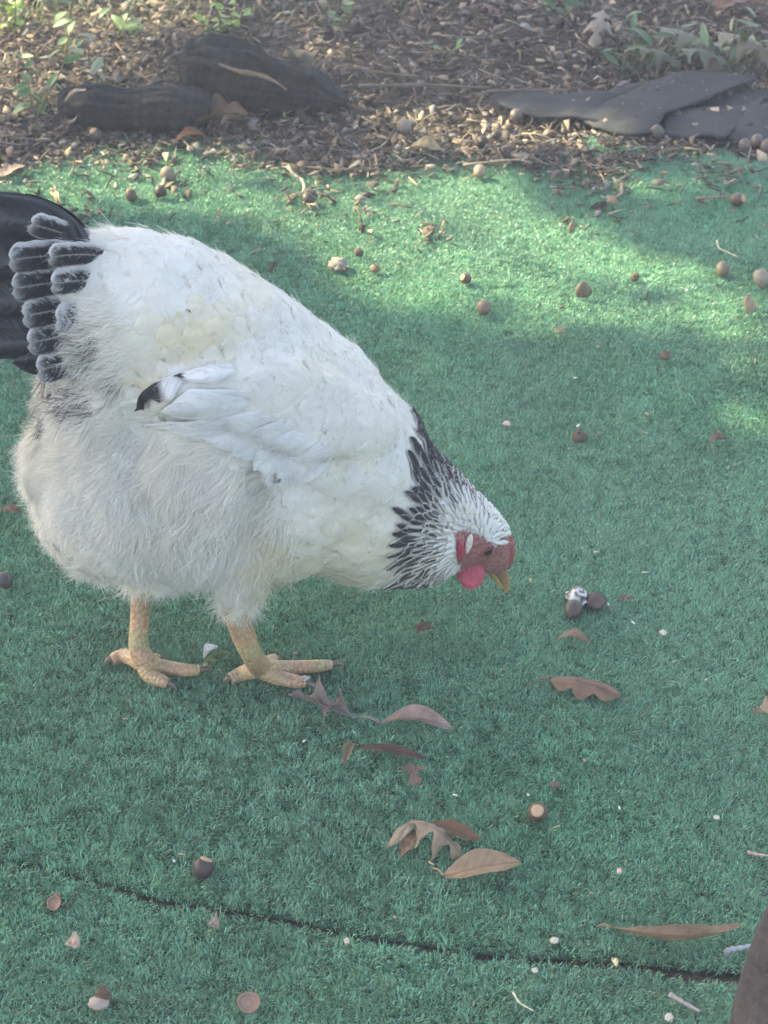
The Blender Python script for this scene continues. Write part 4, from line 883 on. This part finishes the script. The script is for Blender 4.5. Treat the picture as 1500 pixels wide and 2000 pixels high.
leaf((695, 1402), (562, 1356), .034, 'lobed', .05, .35, .5, GRY, 'grey-brown oak leaf curled up like a claw by the front foot', None, z0=.008, zt=.014); leaf((630, 1400), (668, 1368), .024, 'lobed', .1, .4, -.5, (.24, .185, .16), 'upturned lobe of a torn leaf behind the claw-like one', None, z0=.008, zt=.022)
leaf((693, 1460), (832, 1481), .012, 'lance', .05, .1, .5, (.13, .07, .05), 'thin dark brown leaf sliver lying flat below the slim leaf', None); leaf((800, 1488), (812, 1536), .026, 'lobed', .08, .1, .3, (.25, .16, .12), 'small brown forked leaf scrap below the dark sliver', None, nl=2); leaf((688, 1452), (674, 1496), .010, 'lance', .15, .2, .8, (.26, .18, .11), 'short curled leaf strip standing left of the dark sliver', None, zt=.016)
leaf((802, 1604), (900, 1672), .040, 'lobed', .22, -.30, .3, (.38, .28, .19), 'arched pin-oak leaf standing on its pointed lobes', None, z0=.026, zt=.008, nl=3); leaf((838, 1608), (936, 1640), .018, 'lance', .03, .1, .4, (.17, .09, .05), 'dark brown leaf blade lying behind the arched leaf', None, z0=.022); leaf((812, 1606), (757, 1656), .012, 'lance', .15, -.1, .4, (.38, .29, .20), 'narrow curled lobe bending down left of the arched leaf', None, z0=.024, zt=.006); leaf((820, 1620), (782, 1674), .012, 'lance', .1, .1, .3, (.24, .14, .08), 'brown strip leaning under the arched leaf', None, z0=.018, zt=.006)
leaf((1476, 1393), (1530, 1402), .030, 'round', .1, .3, .2, (.45, .33, .24), 'pale curled leaf cut by the right edge of the picture', None, z0=.008, zt=.02); leaf((178, 1124), (262, 1122), .012, 'lance', .05, .15, .2, PNK, 'pinkish leaf tip showing from behind the tail fluff', None); leaf((0, 996), (40, 1000), .014, 'lance', .08, .1, .2, BRN, 'thin brown leaf at the left edge below the fluff', None)
leaf((812, 1236), (848, 1226), .018, 'round', .1, .2, .3, (.17, .10, .075), 'small dark curled leaf under the breast of the hen', None); leaf((1088, 1248), (1154, 1256), .012, 'lance', .18, .2, .6, (.30, .21, .14), 'curly strip of leaf with a pale end below the dropping', None, zt=.010); leaf((1207, 1172), (1240, 1168), .008, 'lance', .1, .1, .2, (.20, .14, .10), 'short straw-like leaf shred right of the dropping', None)
leaf((128, 1842), (156, 1848), .016, 'lance', .1, .2, .3, (.55, .42, .32), 'pale peach flake of leaf near the lower left', None, name='leaf_flake'); leaf((406, 1806), (428, 1812), .016, 'round', .1, .3, .3, (.40, .31, .26), 'small pinkish flake with a peak below the seam', None, name='leaf_flake'); leaf((1385, 866), (1422, 856), .012, 'lance', .15, .2, .4, (.22, .15, .11), 'small brown leaf curl on shaded turf near the right edge', None); leaf((1085, 648), (1106, 646), .014, 'round', .1, .1, .2, (.42, .30, .18), 'little orange flake at the near border of sun', None, name='leaf_flake')
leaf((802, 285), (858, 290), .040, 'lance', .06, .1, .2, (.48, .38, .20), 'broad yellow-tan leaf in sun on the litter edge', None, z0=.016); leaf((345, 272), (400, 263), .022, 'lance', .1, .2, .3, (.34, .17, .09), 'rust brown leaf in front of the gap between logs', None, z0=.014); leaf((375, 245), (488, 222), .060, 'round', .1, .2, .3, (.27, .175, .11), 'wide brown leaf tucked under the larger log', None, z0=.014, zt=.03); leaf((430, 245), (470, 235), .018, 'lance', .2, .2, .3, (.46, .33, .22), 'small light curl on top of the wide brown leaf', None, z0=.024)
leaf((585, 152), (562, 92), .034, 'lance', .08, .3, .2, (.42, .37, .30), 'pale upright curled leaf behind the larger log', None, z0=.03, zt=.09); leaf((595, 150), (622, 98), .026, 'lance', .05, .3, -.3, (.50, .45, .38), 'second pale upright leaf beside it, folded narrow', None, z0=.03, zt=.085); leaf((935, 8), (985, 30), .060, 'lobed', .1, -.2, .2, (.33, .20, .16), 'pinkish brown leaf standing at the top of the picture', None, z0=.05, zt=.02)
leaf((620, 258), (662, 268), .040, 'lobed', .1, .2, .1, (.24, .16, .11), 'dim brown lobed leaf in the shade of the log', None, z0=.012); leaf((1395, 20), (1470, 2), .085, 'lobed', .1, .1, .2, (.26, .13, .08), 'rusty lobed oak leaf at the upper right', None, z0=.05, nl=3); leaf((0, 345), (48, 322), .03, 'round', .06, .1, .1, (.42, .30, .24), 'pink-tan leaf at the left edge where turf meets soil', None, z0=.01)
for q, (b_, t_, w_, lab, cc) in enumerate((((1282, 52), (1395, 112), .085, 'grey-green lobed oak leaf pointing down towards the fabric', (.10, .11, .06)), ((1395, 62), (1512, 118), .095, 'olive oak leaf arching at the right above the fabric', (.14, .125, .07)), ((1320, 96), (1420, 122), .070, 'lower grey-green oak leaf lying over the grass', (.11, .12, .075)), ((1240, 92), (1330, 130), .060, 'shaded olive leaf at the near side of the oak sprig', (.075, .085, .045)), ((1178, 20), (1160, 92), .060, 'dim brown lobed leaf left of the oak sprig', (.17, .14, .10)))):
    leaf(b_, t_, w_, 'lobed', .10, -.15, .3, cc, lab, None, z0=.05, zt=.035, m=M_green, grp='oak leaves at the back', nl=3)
# the small white feather and green leaf between the feet
leaf((392, 1302), (454, 1276), .016, 'lance', .06, .10, .3, (.08, .13, .05), 'green leaf lying between the feet of the hen', None, m=M_green, zt=.018, grp=None, name='green_leaf'); leaf((398, 1286), (426, 1262), .011, 'lance', .1, .3, .5, (.48, .50, .52), 'small white feather standing behind the green leaf', None, m=M_plume, zt=.022, grp=None, name='fallen_feather', cat='feather'); leaf((578, 1338), (606, 1322), .008, 'lance', .1, .1, .2, (.50, .48, .44), 'white sliver lying between the toes', None, m=M_bits, grp=None, zt=.012, name='feather_sliver', cat='feather')

# twigs and straws
def twig(pts, r, colr, label, name='twig', z=.008, zs=None):
    P_ = [G(x, y, (zs[i] if zs else z)) for i, (x, y) in enumerate(pts)]; m_ = MB(); q = [Vector(v) for v in sub(P_, 6)]; m_.tube(q, np.linspace(r, r*.6, len(q))*np.array([1+.2*math.sin(i*1.7) for i in range(len(q))]), [tuple(np.array(colr)*(.8+.4*random.random())) for _ in q], 8)
    tag(m_.build(name, M_bits, None, P_[0]), label, 'twig', 'twigs and straws')
twig([(1400, 470), (1405, 485), (1420, 492), (1442, 502)], .0013, (.50, .42, .30), 'thin curved straw on the sunny turf near the right edge', 'straw'); twig([(1308, 1942), (1335, 1958), (1368, 1976)], .0022, (.27, .23, .22), 'straight grey twig near the bottom corner'); twig([(1002, 1938), (1015, 1958), (1042, 1974)], .0010, (.45, .40, .28), 'fine yellow straw at the bottom of the turf', 'straw'); twig([(1418, 1862), (1425, 1856), (1445, 1852), (1475, 1846)], .0030, (.28, .28, .30), 'hooked grey stick beside the wooden post')
twig([(562, 325), (575, 342), (590, 352), (594, 368), (588, 378)], .0028, (.34, .26, .19), 'crooked twig pointing at the dark acorn', zs=[.02, .014, .01, .012, .008]); twig([(1360, 388), (1400, 385), (1428, 383)], .0022, (.24, .17, .11), 'brown straw lying against the orange-scarred acorn', 'straw'); twig([(1460, 1664), (1480, 1669), (1505, 1672)], .0016, (.38, .25, .22), 'pinkish twig end at the right edge'); twig([(1188, 418), (1212, 410)], .0012, (.48, .38, .24), 'short light straw in the shaded strip', 'straw'); twig([(550, 320), (640, 330), (735, 330)], .0022, (.18, .13, .09), 'long brown twig along the litter edge', z=.01); twig([(905, 322), (1000, 312), (1040, 318)], .0016, (.40, .31, .22), 'bleached straw beside the light tan acorn', 'straw', z=.01)
for q, (a, b_) in enumerate((((700, 168), (960, 172)), ((950, 178), (1115, 176)), ((690, 132), (820, 150)))):
    twig([a, ((a[0]+b_[0])/2, (a[1]+b_[1])/2-4+q*3), b_], .0035-.0006*q, (.12, .095, .075), ('long brown stick lying across the shaded mulch', 'stick leading towards the flat fabric strip', 'dim stick behind the long brown one')[q], 'stick', .02)
twig([(590, 150), (625, 128), (642, 108)], .0028, (.26, .19, .15), 'reddish stick leaning on the far end of the larger log', 'stick', zs=[.02, .05, .07]); twig([(372, 228), (382, 212), (392, 190)], .0022, (.32, .25, .18), 'pale splinter leaning in the gap between the logs', 'stick', zs=[.012, .03, .05])

# ------------------------------------------------------------------ plants at the back
def leafmesh(L, w, seed, lob=False):
    rows = []; C = []
    for i in range(8):
        u = i/7; hw = w*.5*math.sin(math.pi*(.04+.93*u))**.8
        if lob: hw *= .45+.55*abs(math.sin(u*9.4))
        rows.append([(L*u, v*hw, .12*L*math.sin(math.pi*u*.9+seed)-.25*abs(v)*hw*-1) for v in (-1, -.5, 0, .5, 1)]); C += [(1-.2*(j == 2)) for j in range(5)]
    V = [p for r_ in rows for p in r_]; F = [(i*5+j, i*5+j+1, i*5+j+6, i*5+j+5) for i in range(7) for j in range(4)]; return V, F, np.array(C)
def plant(base, stems, nleaf, L, w, colr, label, name='leafy_plant', y=None, zb=0.0, spread=.5, cat='plant'):
    b0 = G(*base); y = y or b0.y; root = empty(name, b0); tag(root, label, cat, 'plants at the back'); ms = []
    for k in range(3):
        V, F, c = leafmesh(L*1.15*random.uniform(.8, 1.2), w*random.uniform(.85, 1.15), k); ms.append(mesh('leaf', V, F, M_green, True, c[:, None]*np.array(colr)*random.uniform(.75, 1.3)))
    for st in stems:
        P_ = [b0]+[atY(x, yy, y-.03*i) for i, (x, yy) in enumerate(st)]; q = [Vector(v) for v in sub(P_, 5)]; m_ = MB(); m_.tube([v-b0 for v in q], np.linspace(.0022, .001, len(q)), (.20, .17, .09), 6); m_.build('stem', M_bits, root)
        for k in range(int(nleaf*1.5)):
            t = (k+.6)/nleaf*(len(q)-1); i0 = min(len(q)-2, int(t)); p = q[i0].lerp(q[i0+1], t-i0); o = link('leaf', random.choice(ms), root); o.location = p-b0; o.rotation_euler = (random.gauss(0, .5), random.uniform(-.7, .5), random.uniform(0, 6.28)); s_ = random.uniform(.7, 1.15); o.scale = (s_, s_, s_)
GR, YG, DG = (.10, .19, .06), (.22, .33, .07), (.06, .11, .05)
plant((70, 232), [[(95, 180), (122, 130), (138, 60)], [(60, 190), (52, 150)]], 8, .026, .013, GR, 'climbing sprig with pointed green leaves at the left of the logs'); plant((128, 110), [[(132, 60), (140, 0), (150, -60)]], 7, .030, .015, (.16, .22, .10), 'tall thin sprig with pale leaves above the left sprig'); plant((228, 78), [[(222, 40), (215, -10)], [(240, 50), (262, 15)]], 6, .034, .014, (.18, .26, .11), 'sprig with broad sunlit leaves at the top'); plant((20, 60), [[(10, 20), (0, -30)], [(40, 30), (60, -5)], [(30, 30), (28, -20)]], 7, .028, .014, YG, 'bushy yellow-green plant in the upper left corner'); plant((432, 64), [[(405, 48), (392, 40)], [(430, 45), (425, 22)], [(455, 45), (472, 32)], [(440, 50), (452, 24)]], 8, .014, .011, YG, 'small bright yellow-green herb behind the larger log', 'small_herb')
plant((195, 175), [[(180, 130), (165, 95)], [(205, 130), (200, 118)]], 4, .034, .013, (.24, .27, .17), 'pale leaved stalk standing between sprig and log'); plant((1290, 128), [[(1260, 110), (1215, 105)], [(1300, 95), (1320, 70)], [(1340, 105), (1390, 98)], [(1250, 90), (1235, 60)]], 6, .040, .012, DG, 'dark green weed with narrow leaves behind the fabric'); plant((1420, 135), [[(1400, 100), (1385, 70)], [(1450, 100), (1490, 85)], [(1430, 90), (1440, 40)]], 7, .034, .012, (.10, .15, .08), 'grey-green weed at the right behind the fabric fold'); plant((868, 122), [[(860, 105), (852, 92)], [(880, 108), (890, 92)]], 5, .014, .009, GR, 'tiny green seedling in the shaded mulch', 'seedling'); plant((660, 60), [[(650, 40), (640, 20)], [(680, 40), (690, 15)]], 6, .018, .010, (.12, .17, .07), 'small dull green weed near the top middle', 'seedling')
plant((1080, 60), [[(1070, 30), (1060, 5)], [(1100, 35), (1120, 15)]], 6, .022, .011, DG, 'low dark green weed near the top right of the middle', 'seedling')
def grass(px, py, n, hgt, colr, label, sp):
    b0 = G(px, py); root = empty('grass_tuft', b0); tag(root, label, 'grass', 'grass tufts'); m_ = MB()
    for k in range(n):
        x, y_ = random.gauss(0, sp), random.gauss(0, sp); a = random.uniform(0, 6.28); h = hgt*random.uniform(.5, 1.1); o = random.uniform(.3, 1.0)*h; rows = []
        for u in np.linspace(0, 1, 6):
            c = Vector((x+math.cos(a)*o*u*u, y_+math.sin(a)*o*u*u, h*u*(1-.25*u))); s_ = Vector((-math.sin(a), math.cos(a), 0))*(.0016*(1-u*.9)); rows.append([c-s_, c+s_])
        m_.grid(rows, tuple(np.array(colr)*random.uniform(.6, 1.4)))
    m_.build('blades', M_green, root)['kind'] = 'stuff'
grass(1265, 140, 70, .05, (.10, .15, .06), 'low grass tuft just behind the top of the fabric', .05); grass(1440, 140, 60, .05, (.12, .17, .08), 'grass tuft right of the oak leaves', .05); grass(1230, 40, 60, .06, (.08, .12, .05), 'dim grass tuft at the top right', .06); grass(520, 40, 50, .05, (.10, .14, .06), 'dull grass tuft above the larger log', .06); grass(330, 20, 60, .05, (.16, .19, .08), 'sunlit grass tuft at the top left of the middle', .06); grass(760, 40, 40, .05, (.09, .11, .06), 'thin grass tuft at the top middle', .06); grass(90, 30, 70, .06, (.14, .19, .07), 'dense grass tuft among the left sprigs', .06)

# ------------------------------------------------------------------ added thin volume standing in for veiling flare, lifts the blacks
hz = MB(); x0, x1, y0, y1, z0, z1 = -14.5, 14.5, -9.5, 19.5, -1.05, 4.6
hz.add([(x, y, z) for z in (z0, z1) for y in (y0, y1) for x in (x0, x1)], [(0, 2, 3, 1), (4, 5, 7, 6), (0, 1, 5, 4), (2, 6, 7, 3), (0, 4, 6, 2), (1, 3, 7, 5)], (1, 1, 1))
M_veil = bpy.data.materials.new('flare_veil'); M_veil.use_nodes = True; hn = M_veil.node_tree; hn.nodes.remove(hn.nodes['Principled BSDF']); pv = hn.nodes.new('ShaderNodeVolumePrincipled'); pv.inputs['Color'].default_value = (.9, .93, 1, 1); pv.inputs['Density'].default_value = .021; hn.links.new(pv.outputs[0], hn.nodes['Material Output'].inputs['Volume'])
tag(hz.build('flare_veil', M_veil, None, (0, 0, 0), False), kind='stuff')
